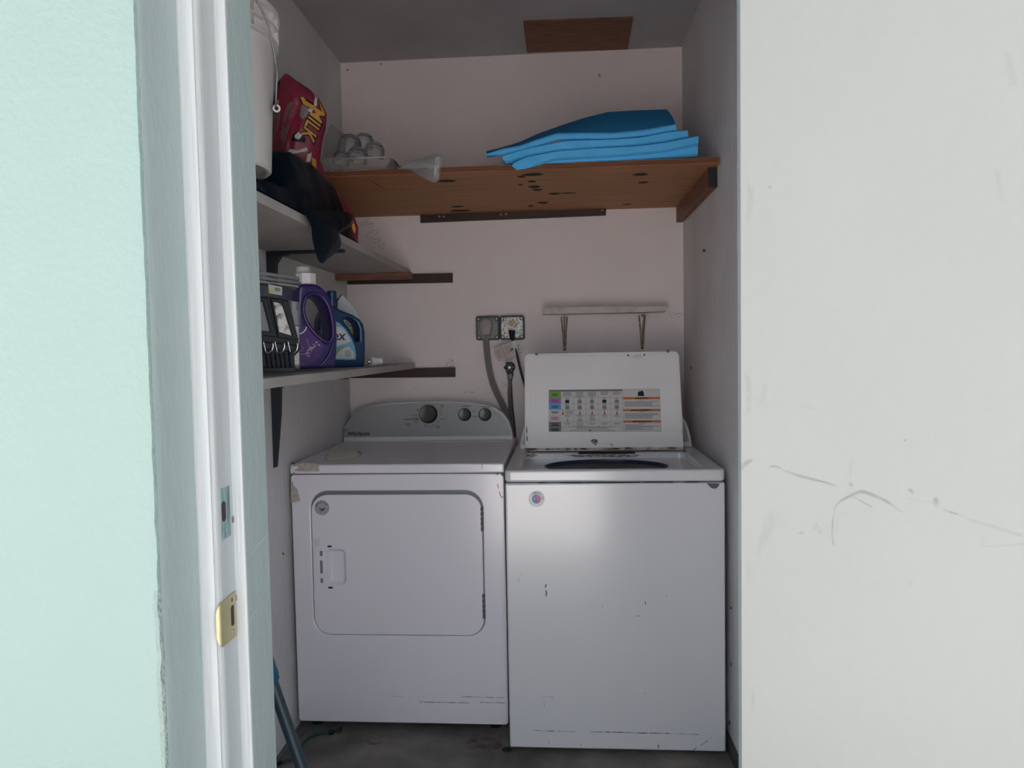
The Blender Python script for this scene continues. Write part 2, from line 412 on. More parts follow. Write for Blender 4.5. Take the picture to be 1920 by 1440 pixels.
# door frame
b = BM()
fr = thing('trim_1', 'white painted wooden door frame with strike plate', 'door frame', (-.44, .90, 0)); fr['kind'] = 'structure'
del fr['category']
def profile_up(pts, z0, z1):
    bb = BM(); prism(bb, [Vector((x, y, z0)) for x, y in pts], (0, 0, z1-z0)); return bb
part('casing', profile_up([(XREV, .858), (XREV, .8525), (-.4560, .8515), (-.4500, .8535), (-.4440, .8525), (-.4405, .8545), (-.4405, .868), (XREV, .868)], 0, 2.06), WHITE_TRIM, fr, 50)
part('casing_bead', profile_up([(-.4405, .858), (-.4395, .853), (-.4365, .852), (-.4345, .855), (-.434, .860), (-.434, .8615), (-.4405, .8615)], 0, 2.05), WHITE_TRIM, fr, 60)
# jamb face with a mortise for the missing bolt plate
part('jamb', profile_up([(-.434, .862), (-.434, .899), (-.4597, .899), (-.4597, .862)], 0, 2.05), GREY_TRIM, fr, 30)
part('door_stop', profile_up([(-.434, .897), (-.4225, .897), (-.4204, .899), (-.4204, .930), (-.434, .930)], 0, 2.04), WHITE_TRIM, fr, 30)
part('jamb_back', profile_up([(-.4597, .899), (-.434, .899), (-.4202, .9015), (-.4202, .9742), (-.4597, .9742)], 0, 2.04), TEAL_SIDE, fr, 30)
# right and top members
part('jamb', profile_up([(.245, .858), (.262, .858), (.262, .9742), (.245, .9742)], 0, 2.05), GREY_TRIM, fr, 30)
part('door_stop', profile_up([(.2372, .899), (.245, .899), (.245, .9742), (.2372, .9742)], 0, 2.04), TEAL_SIDE, fr, 30)
part('casing', profile_up([(.249, .8525), (.385, .8525), (.385, .868), (.249, .868)], 0, 2.06), WHITE_TRIM, fr, 30)
part('jamb', profile_up([(.262, .868), (.385, .868), (.385, .9742), (.262, .9742)], 0, 2.05), GREY_TRIM, fr, 30)
b = BM(); box(b, XREV, .385, .852, .9742, 2.05, 2.08); part('head_jamb', b, WHITE_TRIM, fr, 30)

# bolt mortise: bare wood rectangle with a dark hole, on the jamb face
XJ = -.434
def jq(px, py): p = atX(px, py, XJ); return p
q = [jq(413, 914), jq(432, 907), jq(435, 1005), jq(417, 1014)]
yy = sorted(p.y for p in q); zz = sorted(p.z for p in q)
b = BM(); rr_ = []
z0, z1 = zz[0]+.002, zz[-1]-.002; y0, y1 = .8640, .8885
for k in range(28):
    t = k/28
    if t < .25: y, z = y0+(y1-y0)*t*4, z0
    elif t < .5: y, z = y1, z0+(z1-z0)*(t-.25)*4
    elif t < .75: y, z = y1-(y1-y0)*(t-.5)*4, z1
    else: y, z = y0, z1-(z1-z0)*(t-.75)*4
    rr_.append(Vector((XJ, y+random.uniform(-.0006, .0006), z+random.uniform(-.0012, .0012))))
prism(b, rr_, (.0006, 0, 0))
mo = part('bolt_mortise', b, BAREWOOD, fr, 30, 'bare weathered wood where a bolt plate is missing')
b = BM(); zc = (z0+z1)/2+.003
prism(b, [Vector((XJ+.0006, y, z)) for y, z in rrect(.8650, .8755, zc-.013, zc+.013, .005)], (.0005, 0, 0)); part('bolt_hole', b, HOLE, mo, 30)
# brass strike plate: plate on the jamb face and a lip curling over the bead
zs = (jq(425, 1120).z+jq(425, 1206).z)/2
b = BM()
outer = [Vector((XJ+.0002, y, z)) for y, z in [(.8925, zs+.030), (.8925, zs-.030), (.8535, zs-.0285), (.8535, zs+.0285)]]
hole = [Vector((XJ+.0002, y, z)) for y, z in rrect(.8775, .8885, zs-.0125, zs+.0145, .004)]
s1 = [Vector((XJ+.0002, y, z)) for y, z in ell(.8830, zs+.0215, .0027, .0032, 10)]
s2 = [Vector((XJ+.0002, y, z)) for y, z in ell(.8830, zs-.0205, .0027, .0032, 10)]
holed(b, outer, [hole, s1, s2], (.0014, 0, 0))
def lip(u, v):                                      # rounded lip curling back round the bead
    a = R(100*u); w_ = .0285*math.sqrt(max(0, 1-(u*.98)**2)); z = zs+w_*(2*v-1)
    return Vector((XJ+.0016-.0055*(1-math.cos(a)), .8535-.0055*math.sin(a), z))
surf(b, lip, 10, 12, -.0012)
sp = part('strike_plate', b, BRASS, fr, 40, 'tarnished brass strike plate with curled lip')
b = BM(); prism(b, [Vector((XJ+.0001, y, z)) for y, z in rrect(.8772, .8888, zs-.013, zs+.015, .003)], (.0004, 0, 0)); part('latch_hole', b, HOLE, sp, 30)
b = BM(); lathe(b, [(0, .0016), (.002, .0014), (.0028, .0004), (.0028, 0)], (XJ+.0002, .883, zs-.0205), (1, 0, 0), 12); part('screw', b, STEEL, sp)
b = BM(); lathe(b, [(0, .0006), (.0028, .0004), (.0028, 0)], (XJ+.0002, .883, zs+.0215), (1, 0, 0), 12); part('screw_hole', b, HOLE, sp)
# paint chips and scratches on the frame
b = BM()
for x, y, wd in ((441, 1122, 7), (437, 975, 2)):
    c = atX(x, y, XJ+.0007); prism(b, [c+Vector((0, dy, dz)) for dy, dz in ((-.002, -.003), (.003, -.004), (.0035, .002), (.001, .005), (-.002, .003))], (.0004, 0, 0))
part('paint_chip', b, RUST, fr, 30)
b = BM()
for p0, p1 in (((470, 1040), (503, 1000)), ((467, 1165), (483, 1140))):
    A, B_ = atX(*p0, -.4196), atX(*p1, -.4196); ribbon(b, [A, (A+B_)/2+Vector((0, 0, .001)), B_], [.0007, .0011, .0006], (1, 0, 0))
ribbon(b, [atX(423+k*2, 8+k*14, -.4196) for k in range(3)], .0008, (1, 0, 0))
part('scratch', b, PRINTW, fr, None)

# the open door leaf, swung out to the right
TH = R(32); HP = Vector((.2231, .86, 0)); LD = Vector((math.cos(TH), -math.sin(TH), 0)); LN = Vector((-math.sin(TH), -math.cos(TH), 0))
dr = thing('door_1', 'white flush door leaf swung open, scuffed across the middle', 'door', (.5, .7, 0)); dr['kind'] = 'structure'; del dr['category']
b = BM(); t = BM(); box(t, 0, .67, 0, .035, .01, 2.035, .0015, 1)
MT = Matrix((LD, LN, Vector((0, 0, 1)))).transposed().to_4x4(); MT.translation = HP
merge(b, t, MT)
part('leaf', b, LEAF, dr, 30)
for zc in (.22, 1.83):
    b = BM(); tube(b, [HP+Vector((-.003, .004, zc-.045)), HP+Vector((-.003, .004, zc+.045))], .006, 12); part('hinge', b, STEEL, dr)
LP0 = HP+LN*.0353
def lf(px, py, e=.0004): return hit(px, py, LP0+LN*e, LN)
marks = [
 ([(1438, 880), (1452, 874), (1475, 884), (1500, 893), (1540, 903), (1570, 912)], [1.5, 3, 5, 5, 3, 1], SCUFF),
 ([(1563, 1023), (1560, 1000), (1563, 965), (1570, 945), (1590, 932), (1615, 922), (1640, 930), (1665, 942), (1692, 962)], [1.5, 2, 2, 2.5, 4, 6, 6, 4, 2.5], SCUFF),
 ([(1565, 1023), (1569, 1000), (1571, 970), (1590, 962), (1612, 955)], [1.5, 1.5, 1.5, 1.2, 1], SCUFFL),
 ([(1598, 930), (1615, 940), (1634, 951)], [2, 2, 1.5], SCUFF),
 ([(1700, 934), (1730, 940), (1760, 950), (1790, 963), (1820, 975), (1850, 984), (1915, 1005)], [2, 2, 3, 3, 3, 5, 6], SCUFFL),
 ([(1770, 957), (1795, 964)], [3, 2], SCUFF),
 ([(1822, 976), (1834, 990), (1842, 1015), (1848, 1024), (1880, 1024), (1916, 1020)], [4, 3, 2, 2, 3, 4], SCUFFL),
 ([(1390, 878), (1400, 868), (1411, 862)], [7, 9, 3], SCUFF),
 ([(1391, 880), (1404, 886)], [2, 1], SCUFF),
 ([(1755, 933), (1754, 940), (1757, 945)], [5, 8, 8], SCUFF),
 ([(1704, 918), (1713, 924)], [6, 6], SCUFF), ([(1592, 906), (1598, 912)], [5, 5], SCUFF),
 ([(1696, 824), (1698, 827)], [4, 4], SCUFF), ([(1703, 1092), (1710, 1096)], [7, 6], SCUFFL),
 ([(1845, 767), (1860, 771)], [4, 3], SCUFFL), ([(1497, 1001), (1506, 998)], [3, 3], SCUFF),
 ([(1594, 890), (1597, 860)], [5, 3], SCUFFL), ([(1580, 1035), (1600, 1056)], [2, 2], SCUFFL),
 ([(1400, 700), (1404, 740), (1402, 775)], [8, 12, 5], SCUFFL), ([(1400, 330), (1408, 360), (1402, 420)], [8, 14, 6], SCUFFL),
 ([(1436, 720), (1428, 760)], [10, 8], SCUFFL), ([(1450, 960), (1436, 1000), (1420, 1040)], [20, 18, 10], SCUFFL),
 ([(1402, 1060), (1404, 1085)], [8, 8], SCUFFL), ([(1526, 985), (1540, 1000)], [14, 10], SCUFFL),
 ([(1380+60, 350), (1446, 352)], [4, 4], SCUFF), ([(1412, 1300), (1408, 1345)], [7, 4], SCUFFL),
 ([(1640, 1090), (1648, 1112)], [6, 3], SCUFFL), ([(1890, 100), (1900, 160)], [8, 10], SCUFFL), ([(1500, 760), (1530, 768)], [3, 2], SCUFFL), ([(1870, 320), (1880, 380)], [7, 4], SCUFFL)]
for pts, wd, M_ in marks:
    b = BM(); P = smoothpath([lf(*p) for p in pts], 4); W = []
    for i in range(len(P)): W.append(interp([(x,) for x in wd], i/(len(P)-1))[0]*.00058)
    ribbon(b, P, W, LN); part('scuff_mark', b, M_, dr, None)

# wall dirt: back wall streaks and chips, right wall nicks, left wall stains
def smudge(px, py, rx, ry, plane, val, M_, parent, name='wall_stain', n=14):
    f = {'Y': atY, 'X': atX, 'Z': atZ}[plane]; b = BM(); P = []
    for k in range(n):
        a = k*2*math.pi/n; s = random.uniform(.75, 1.15)
        P.append(f(px+rx*s*math.cos(a), py+ry*s*math.sin(a), val))
    b.faces.new([b.verts.new(p) for p in P]); return part(name, b, M_, parent, None)
for px, py, rx, ry, M_ in ((690, 420, 13, 7, GRIME), (700, 440, 16, 14, GRIME), (715, 460, 8, 12, GRIME), (780, 730, 3, 4, GRIME), (652, 131, 1.6, 1.6, BLACK), (714, 120, 1.6, 1.6, BLACK),
                           (1265, 590, 16, 5, GRIME), (935, 650, 10, 4, GRIME), (975, 655, 5, 12, GRIME), (945, 720, 5, 8, GRIME), (760, 505, 9, 5, GRIME), (1055, 655, 4, 3, GRIME),
                           (1124, 142, 2.2, 4, RUSTSM), (1218, 162, 3, 3, GRIME), (880, 735, 14, 3, GRIME), (845, 690, 8, 20, GRIME)):
    smudge(px, py, rx, ry, 'Y', YB-.0005, M_, WBACK)
for px, py, rx, ry in ((1371, 1140, 1.5, 3), (1371, 1245, 1.2, 4), (1368, 1355, 1.5, 4), (1320, 470, 3, 3), (1296, 690, 1.5, 3)):
    smudge(px, py, rx, ry, 'X', XR-.0005, BLACK, WRIGHT, 'wall_nick', 8)
for px, py, rx, ry, M_ in ((534, 720, 4, 3, GRIME), (531, 1038, 2, 2, BLACK)):
    smudge(px, py, rx, ry, 'X', XL+.0005, M_, WLEFT)
for px, py, rx, ry, M_ in ((905, 1395, 45, 12, REDST), (700, 1392, 18, 6, REDST), (655, 1415, 50, 12, CHALK), (820, 1420, 60, 14, CHALK), (1130, 1432, 60, 10, CHALK), (950, 1405, 10, 6, BLACK)):
    smudge(px, py, rx, ry, 'Z', .0008, M_, FLOOR, 'floor_stain')
# ================================================================== DRYER
DX0, DX1, DYF = -.941, -.199, 2.38
dy = thing('clothes_dryer', 'white front-loading clothes dryer with grey control console, left of the washer', 'dryer', ((DX0+DX1)/2, 2.72, 0))
YN = Vector((0, -1, 0))
b = BM(); box(b, DX0+.002, DX1-.002, DYF+.022, 3.09, .034, .908, .004); part('cabinet', b, ENAMEL, dy)
dl, drr, db, dt = -.874, -.2735, .3455, .852      # door outline
outer = [Vector((x, DYF, z)) for x, z in rrect(DX0, DX1, .034, .909, .012)]
inner = [Vector((x, DYF, z)) for x, z in rrect(dl, drr, db, dt, .062, 10)]
b = BM(); holed(b, outer, [inner], (0, .02, 0), .004, 2); fp = part('front_panel', b, ENAMEL, dy, 40)
# grey ring behind the door edge, the gap's shade put into its colour
b = BM(); holed(b, [Vector((x, DYF+.012, z)) for x, z in rrect(dl-.001, drr+.001, db-.001, dt+.001, .063, 10)],
          [[Vector((x, DYF+.012, z)) for x, z in rrect(dl+.02, drr-.02, db+.02, dt-.03, .05, 10)]], (0, .004, 0)); part('door_gap_shade', b, SEAMG, dy, 40)
# door with a finger pocket
hx0, hz1 = atY(612, 1030, DYF).x, atY(612, 1030, DYF).z; hx1, hz0 = atY(649, 1096, DYF).x, atY(649, 1096, DYF).z
douter = [Vector((x, DYF-.003, z)) for x, z in rrect(dl+.003, drr-.003, db+.0025, dt-.013, .058, 10)]
dhole = [Vector((x, DYF-.003, z)) for x, z in rrect(hx0, hx1, hz0, hz1, .017, 6)]
b = BM(); holed(b, douter, [dhole], (0, .022, 0), .0035, 3); door = part('dryer_door', b, ENAMEL, dy, 40)
b = BM(); L = []
for s, d in ((0, 0), (.004, .008), (.010, .014), (.016, .017)):
    L.append([b.verts.new((x, DYF-.001+d, z)) for x, z in rrect(hx0+s, hx1-s*.8, hz0+s, hz1-s, max(.017-s, .004), 6)])
for A, B_ in zip(L, L[1:]):
    for k in range(len(A)): b.faces.new([A[k], A[(k+1) % len(A)], B_[(k+1) % len(A)], B_[k]])
b.faces.new(L[-1]); part('finger_pocket', b, ENAMEL, door, 60)
for px0, px1, py0, py1, M_ in ((599.5, 605, 1033, 1042.5, SEAMG), (600, 605.5, 1051, 1075, SEAMG), (601, 606, 1084, 1093, SEAMG), (614, 622, 1023, 1026, BLACK), (615.5, 624, 1100, 1103.5, BLACK)):
    p, q_ = atY(px0, py0, DYF-.003), atY(px1, py1, DYF-.003)
    b = BM(); box(b, p.x, q_.x, DYF-.0036, DYF-.0015, q_.z, p.z); part('slot', b, M_, door, None)
    if M_ is SEAMG:
        pass
for z0, z1 in ((atY(906, 996, DYF).z, atY(906, 950, DYF).z), (atY(908, 1160, DYF).z, atY(908, 1113, DYF).z)):
    b = BM(); n = 5
    for k in range(n):
        a0 = z0+(z1-z0)*k/n; box(b, drr-.008, drr+.002, DYF-.005, DYF+.004, a0+.0008, z0+(z1-z0)*(k+1)/n-.0008, .002, 1)
    part('hinge', b, SEAM, door, 30)
# round sticker
def sticker(parent, c, r, ringm, letters, ink, lsize, fill, a_start, a_step):
    b = BM(); prism(b, [c+Vector((r*math.cos(k*2*math.pi/36), 0, r*math.sin(k*2*math.pi/36))) for k in range(36)], (0, -.0005, 0))
    st = part('round_sticker', b, ringm, parent, None)
    b = BM(); e = c+Vector((0, -.0007, 0))
    for i, ch in enumerate(letters):
        a = R(a_start-a_step*i); u = Vector((math.sin(a), 0, -math.cos(a))); v = Vector((math.cos(a), 0, math.sin(a)))
        text_bm(b, ch, lsize, e+v*(r*.66), u, v, YN, .0001, .0002, 0, 0, 'CENTER')
    part('lettering', b, ink, st, None)
    fill(st, e)
cdry = atY(603.5, 952, DYF-.003)
def fill_a(st, e):
    b = BM()
    def pt(x, z): return e+Vector((x, 0, z))
    for poly in ([(-.012, .002), (-.004, .000), (.000, -.004), (.006, -.003), (.004, -.010), (-.002, -.012), (-.008, -.009), (-.007, -.003)], [(.004, -.004), (.008, -.001), (.012, -.001), (.009, -.006), (.006, -.008)]):
        b.faces.new([b.verts.new(pt(x, z)) for x, z in poly])
    part('emblem', b, NAVY, st, None)
    for k, M_ in enumerate((PRINTW, STRED, PRINTW)):
        b = BM(); ribbon(b, [pt(-.010+.001*k, .004-.0035*k), pt(-.002, .0105-.0037*k), pt(.008, .012-.0042*k)], .0028, YN); part('stripe', b, M_, st, None)
    b = BM(); prism(b, [e+Vector((-.003+.002*math.cos(a*1.2566), -.0003, -.007+.002*math.sin(a*1.2566))) for a in range(5)], (0, -.0002, 0)); part('star', b, STICKW, st, None)
sticker(door, cdry, .0262, SILVER, 'AMERICA', DARKINK, .0085, fill_a, 163, 21)
# torn tape at the corners
def flatpoly(px, Y, mats, parent, name, up=.0006):
    b = BM(); prism(b, [atY(x, y, Y) for x, y in px], (0, -up, 0)); return part(name, b, mats, parent, None)
flatpoly([(550, 870), (570, 868), (597, 869), (598, 884), (575, 884), (551, 883), (560, 876)], DYF-.0036, TAPE, dy, 'tape_scrap')
flatpoly([(545.5, 908), (548, 902), (552, 912), (557, 916), (563, 939), (545.5, 943)], DYF-.0002, TAPE, dy, 'tape_scrap')
flatpoly([(587, 1010), (599, 1009), (600, 1022), (594, 1026), (588, 1024)], DYF-.0031, mat('old glue', (.66, .63, .62), .6), door, 'glue_mark', .0003)
def scratches(parent, Y, segs, name='scratch', M_=None, wmul=1):
    for pts, wd in segs:
        b = BM(); ribbon(b, [atY(x, y, Y) for x, y in pts], wd*.0016*wmul, YN); part(name, b, M_ or GRIME2, parent, None)
GRIME2 = smear('scratch dirt', (.03, .03, .04), .95, 55, .38, .55)
scratches(dy, DYF-.0005, [([(865, 1306), (905, 1307.5), (945, 1308.5)], 1), ([(787, 1316), (830, 1317), (880, 1318)], 1.2), ([(900, 1317), (950, 1318)], 1.2), ([(735, 1306), (755, 1306.5)], .8),
                          ([(932, 905), (937, 925), (940, 933)], 1.5), ([(930, 889), (935, 890)], 4), ([(940, 889), (944, 893)], 4), ([(939, 932), (944, 932)], 3), ([(594, 1112), (606, 1109)], 1)])
# worktop
b = BM(); box(b, DX0-.001, DX1+.001, DYF-.003, 3.10, .912, .944, .006, 3)
tp = part('top_panel', b, ENAMEL, dy, 40)
b = BM(); box(b, DX0+.004, DX1-.004, DYF+.004, 3.08, .908, .912); part('top_seam_shade', b, SEAM, dy, None)  # dark filler under the top, the seam's shade put into its colour
b = BM(); box(b, -.575, -.235, 2.945, 3.008, .9438, .9462, .001, 1); part('lint_screen_cover', b, ENAMEL, dy, 30)
b = BM(); box(b, -.905, -.595, 2.985, 2.998, .9438, .948, .0015, 1); part('top_rib', b, ENAMEL, dy, 30)
scratches(dy, DYF-.0036, [([(904, 869), (904, 879)], 1.5), ([(546, 868), (560, 871), (545, 874)], 4), ([(549, 887), (553, 887)], 3)])
# console
CY = 3.018; LEAN = .16
def con(px, py, e=0):
    n = Vector((0, -1, LEAN)).normalized()
    return hit(px, py, Vector((0, CY, .944))+n*e, n)
CN = Vector((0, -1, LEAN)).normalized()
sil = [(639, 831), (640, 818), (645, 803), (653, 788), (664, 776), (680, 766), (700, 760), (725, 756.5), (760, 754), (800, 753), (840, 753), (875, 754.5), (905, 758), (928, 764), (943, 774), (953, 788), (959, 805), (963, 827)]
P = [con(*p) for p in sil]
for p in P: p.x = max(p.x, XL+.004)
b = BM(); prism(b, P, (0, .06, 0), .005, 3); cs = part('console', b, PLASTIC_W, dy, 45)
sil2 = [(644, 820), (646, 808), (651, 796), (659, 783), (671, 773), (686, 766), (705, 761.5), (730, 758.5), (765, 756), (800, 755.2), (840, 755.3), (873, 756.7), (902, 760), (924, 766.5), (939, 776.5), (949, 789), (955, 805), (957.5, 816.5)]
b = BM(); prism(b, [con(*p, .0002) for p in sil2], CN*.0025, .001, 1); fa = part('fascia', b, FASCIA, cs, 30)
def knob(px, py, r, h, parent):
    c = con(px, py, .0027); b = BM(); lathe(b, [(r*1.05, 0), (r*1.05, h*.25), (r, h*.35), (r*.93, h*.85), (r*.86, h)], c, CN, 32)
    k = part('knob', b, KNOBRIM, parent, 30)
    b = BM(); lathe(b, [(r*.86, h), (r*.80, h*.97), (0, h*1.02)], c, CN, 32); part('knob_face', b, KNOB, k, 30)
    b = BM(); tube(b, [c+CN*(h*1.0)+CN.cross(Vector((0, 0, 1))).cross(CN)*(r*t) for t in (.5, .8)] if False else [c+CN*(h*1.03)+Vector((0, CN.z, -CN.y))*(r*t) for t in (.45, .8)], .0012, 6); part('pointer', b, BLACK, k, 30)
    return k
knob(803.5, 776.5, .0385, .026, fa); knob(871.5, 777.5, .0265, .022, fa); knob(909.5, 777.5, .0265, .022, fa)
b = BM(); UX = Vector((1, 0, 0)); UZ = Vector((0, CN.z, -CN.y))
text_bm(b, 'Whirlpool', .0235, con(651, 816.5, .0029), UX, UZ, CN, .0001, .0006, .12); part('lettering', b, DARKINK, fa, None)
b = BM()
for k in range(3): ribbon(b, [con(651+6*math.cos(a), 810+5*math.sin(a)-k*.6, .0029) for a in (2.6+k*.2, 3.3, 4.0, 4.6+k*.4)], .0011, CN)
part('logo_swirl', b, DARKINK, fa, None)
b = BM()
def dash(x0, x1, y, wd=1.6):
    ribbon(b, [con(x0, y, .0029), con(x1, y-.02*(x1-x0), .0029)], wd*.0022, CN)
for x0, x1, y, wd in ((757, 782, 786.3, 1.2), (781, 784, 785.8, 2.5), (759, 771, 795, 1), (763, 769, 797.5, .9), (775, 784, 789.5, .7), (776, 785, 793, .7), (771, 783, 778.5, .7), (772, 783, 783, .7), (781, 786, 767.5, .8), (781, 787, 770, .8),
                      (826, 833, 760, .9), (827, 832, 762.5, .9), (823, 830, 765, .7), (825, 828, 769, 1), (826, 829, 773, 1), (826, 829, 778, 1), (825, 835, 785.5, .8), (820, 824, 790.5, .9), (817, 820, 796, .9), (811, 814, 798, .9), (796, 799, 798, 1.2), (805, 808, 800, .9), (816, 825, 799.8, 1), (819, 824, 802, .9),
                      (865, 883, 762, 1), (903, 921, 763.2, 1), (885, 890, 771, .8), (887, 894, 780.5, .8), (926, 930, 775, .8)):
    dash(x0, x1, y, wd)
part('dial_marks', b, DARKINK, fa, None)['kind'] = 'stuff'
b = BM(); ribbon(b, [con(803.5+21*math.cos(R(a)), 776.5+21.5*math.sin(R(a)), .0029) for a in range(-60, 200, 10)], .0007, CN); part('dial_ring', b, CARTGR, fa, None)
for x in (DX0+.05, DX1-.05):
    for y in (DYF+.06, 3.04):
        b = BM(); lathe(b, [(0, 0), (.02, 0), (.02, .012), (.009, .014), (.009, .036), (0, .036)], (x, y, 0), n=14); part('foot', b, BLACK, dy)
# cream oval frame lying on the dryer
pts = [atZ(x, y, .947) for x, y in ((611, 854), (618, 850.5), (640, 849), (665, 845.5), (673, 845.5), (677, 848.5), (674, 853.5), (660, 857), (630, 861), (618, 861), (612, 858))]
b = BM(); tube(b, [p for p in smoothpath(pts+[pts[0]], 4)[:-1]], .0028, 8, True); solo('plastic_ring', b, CREAM, 'long oval cream plastic ring lying on top of the dryer', 'ring', 60)

# ================================================================== WASHER
WX0, WX1, WYF = -.187, .513, 2.27
wa = thing('washing_machine', 'white top-loading washing machine with its lid standing open', 'washer', ((WX0+WX1)/2, 2.6, 0))
b = BM(); box(b, WX0, WX1, WYF, 2.945, .018, .896, .006, 3); cab = part('cabinet', b, ENAMEL_W, wa, 40)
b = BM(); box(b, WX0+.005, WX1-.005, WYF+.005, 2.93, .894, .901); part('top_seam_shade', b, SEAM, wa, None)  # dark layer painting the shade below the deck
for x in (WX0+.05, WX1-.05):
    for y in (WYF+.06, 2.88):
        b = BM(); lathe(b, [(0, 0), (.02, 0), (.02, .009), (.009, .010), (.009, .022), (0, .022)], (x, y, 0), n=14); part('foot', b, BLACK, wa)
# top deck: raised rim, sunken well with an oval tub opening
ZD, ZW = .938, .915
wx0, wx1, wy0, wy1 = -.138, .452, 2.302, 2.655
b = BM()
outer = [Vector((x, y, ZD)) for x, y in rrect(WX0-.001, WX1+.001, WYF-.002, 2.945, .02, 5)]
well = [Vector((x, y, ZD)) for x, y in rrect(wx0, wx1, wy0, wy1, .025, 5)]
holed(b, outer, [well], (0, 0, -.038), .007, 3)
deck = part('top_deck', b, ENAMEL_W, wa, 45)
b = BM()
holed(b, [Vector((x, y, ZW)) for x, y in rrect(wx0-.004, wx1+.004, wy0-.004, wy1+.004, .025, 5)], [[Vector((x, y, ZW)) for x, y in ell(.152, 2.495, .216, .150, 40)]], (0, 0, -.008), .002, 2)
part('lid_well', b, ENAMEL_W, deck, 45)
b = BM(); n = 40; L = []
for s, z in ((1.0, ZW-.001), (.985, ZW-.012), (.93, ZW-.02), (.95, ZW-.055), (.98, ZW-.07)):
    L.append([b.verts.new((x, y, z)) for x, y in ell(.152, 2.495, .216*s, .150*s, n)])
for A, B_ in zip(L, L[1:]):
    for k in range(n): b.faces.new([A[k], A[(k+1) % n], B_[(k+1) % n], B_[k]])
part('tub_ring', b, BLUERING, wa, 60)
b = BM(); lathe(b, [(.235, .82), (.245, .80), (.245, .50), (.20, .46), (0, .45)], (.152, 2.56, 0), n=40); part('wash_basket', b, TUBMETAL, wa, 50)
# rust and grime round the lid hinge
for px in ([(985, 852), (1000, 850), (1010, 854), (990, 858)], [(1060, 853), (1140, 851), (1200, 853), (1190, 857), (1080, 857)]):
    b = BM(); b.faces.new([b.verts.new(atZ(x, y, ZD+.0005)) for x, y in px]); part('rust_stain', b, RUSTSM, deck, None)
# console, mostly behind the open lid
WCY = 2.775
def wcon(px, py, e=0):
    return hit(px, py, Vector((0, WCY, .938))+CN*e, CN)
wsil = [(974, 846), (974.5, 835), (977, 818), (981, 803), (987, 790), (995, 781), (1010, 775), (1040, 771), (1090, 768), (1136, 767), (1180, 767.5), (1230, 769), (1262, 773), (1277, 779), (1286, 789), (1291, 802), (1296, 820), (1298, 838)]
b = BM(); prism(b, [wcon(*p) for p in wsil], (0, .15, 0), .006, 3); wc = part('console', b, PLASTIC_W, wa, 45)
wsil2 = [(979, 834), (981, 820), (985, 806), (990, 796), (998, 787), (1012, 780), (1040, 775), (1136, 771), (1230, 773), (1260, 778), (1274, 785), (1282, 794), (1287, 806), (1292, 828)]
b = BM(); prism(b, [wcon(*p, .0002) for p in wsil2], CN*.0025); part('fascia', b, FASCIA, wc, 30)
# open lid leaning back
lb, ltp = Vector((0, 2.648, .9485)), None
zt = atY(1130, 660, 2.748).z
LU = Vector((0, 2.748-2.648, zt-.9485)); LLEN = LU.length; LU.normalize(); LNN = Vector((1, 0, 0)).cross(LU); LNN = -LNN if LNN.y > 0 else LNN
def lid(x, s, e=0): return Vector((x, lb.y, lb.z))+LU*s+LNN*e
def lidp(px, py, e=0): return hit(px, py, lb+LNN*e, LNN)
li = [(x, s) for x, s in rrect(-.142, .450, 0, LLEN, .02, 5)]
b = BM(); prism(b, [lid(x, s, -.016) for x, s in li], LNN*.016, .004, 3)
LID = part('lid', b, LIDW, wa, 45)
# inner pan panel on the lid with a stepped upper edge
pan = [lidp(*p, .0002) for p in ((993, 846), (993, 668), (1000, 665), (1063, 667), (1068, 667.5), (1174, 665.5), (1180, 670), (1196, 674), (1208, 670), (1214, 664), (1262, 660.5), (1268, 664), (1279, 843))]
b = BM(); prism(b, pan, LNN*.0022, .0008, 1); PAN = part('inner_panel', b, LIDW, LID, 30)
for px, py in ((1006, 664.5), (1252, 658.8)):
    b = BM(); lathe(b, [(0, .006), (.004, .0055), (.0055, .003), (.0055, 0)], lidp(px, py, .0002), LNN, 14); part('bumper', b, CARTGR, LID, 40)
for px, py in ((1178, 666), (1208, 665.5)):
    b = BM(); lathe(b, [(0, .001), (.0032, .0008), (.0032, 0)], lidp(px, py, .0024), LNN, 10); part('screw', b, BLACK, PAN, 40)
b = BM()
for pts in ([(1188, 669), (1192, 666), (1201, 666), (1204, 669)], [(1190, 671), (1196, 668), (1202, 671)]): ribbon(b, [lidp(*p, .0026) for p in pts], .0014, LNN)
part('latch_mark', b, GREYINK, PAN, None)
# rusty hinge edge
b = BM()
tube(b, [lid(-.139+.586*k/30, .004, .003) for k in range(31)], [.0035+.003*abs(noise.noise((k*.7, 1.3, 0))) for k in range(31)], 8)
part('hinge_edge', b, mat('rusty white hinge', (.55, .48, .43), .7, var=1, vscale=35, vcol=(.10, .05, .03), vlo=.45, vhi=.6), LID, 40)
b = BM(); box(b, .06, .27, 2.647, 2.653, .934, .9405); part('hinge_gap', b, BLACK, wa, None)
b = BM(); b.faces.new([b.verts.new(lidp(x, y, .0028)) for x, y in ((1106, 827), (1112, 823), (1119, 824), (1122, 830), (1117, 835), (1110, 832))]); part('rust_spot', b, RUSTSM, PAN, None)
b = BM(); b.faces.new([b.verts.new(lidp(x, y, .0028)) for x, y in ((1143, 831), (1147, 832), (1151, 837), (1147, 836))]); part('rust_spot', b, GRIME2, PAN, None)
for x0, y0, x1, y1 in ((987, 790, 989, 846), (1279, 805, 1284, 848)):
    b = BM(); ribbon(b, [lidp(x0+(x1-x0)*k/6, y0+(y1-y0)*k/6, .0006) for k in range(7)], [.001, .002, .004, .003, .005, .004, .008], LNN); part('rust_stain', b, RUSTSM, LID, None)

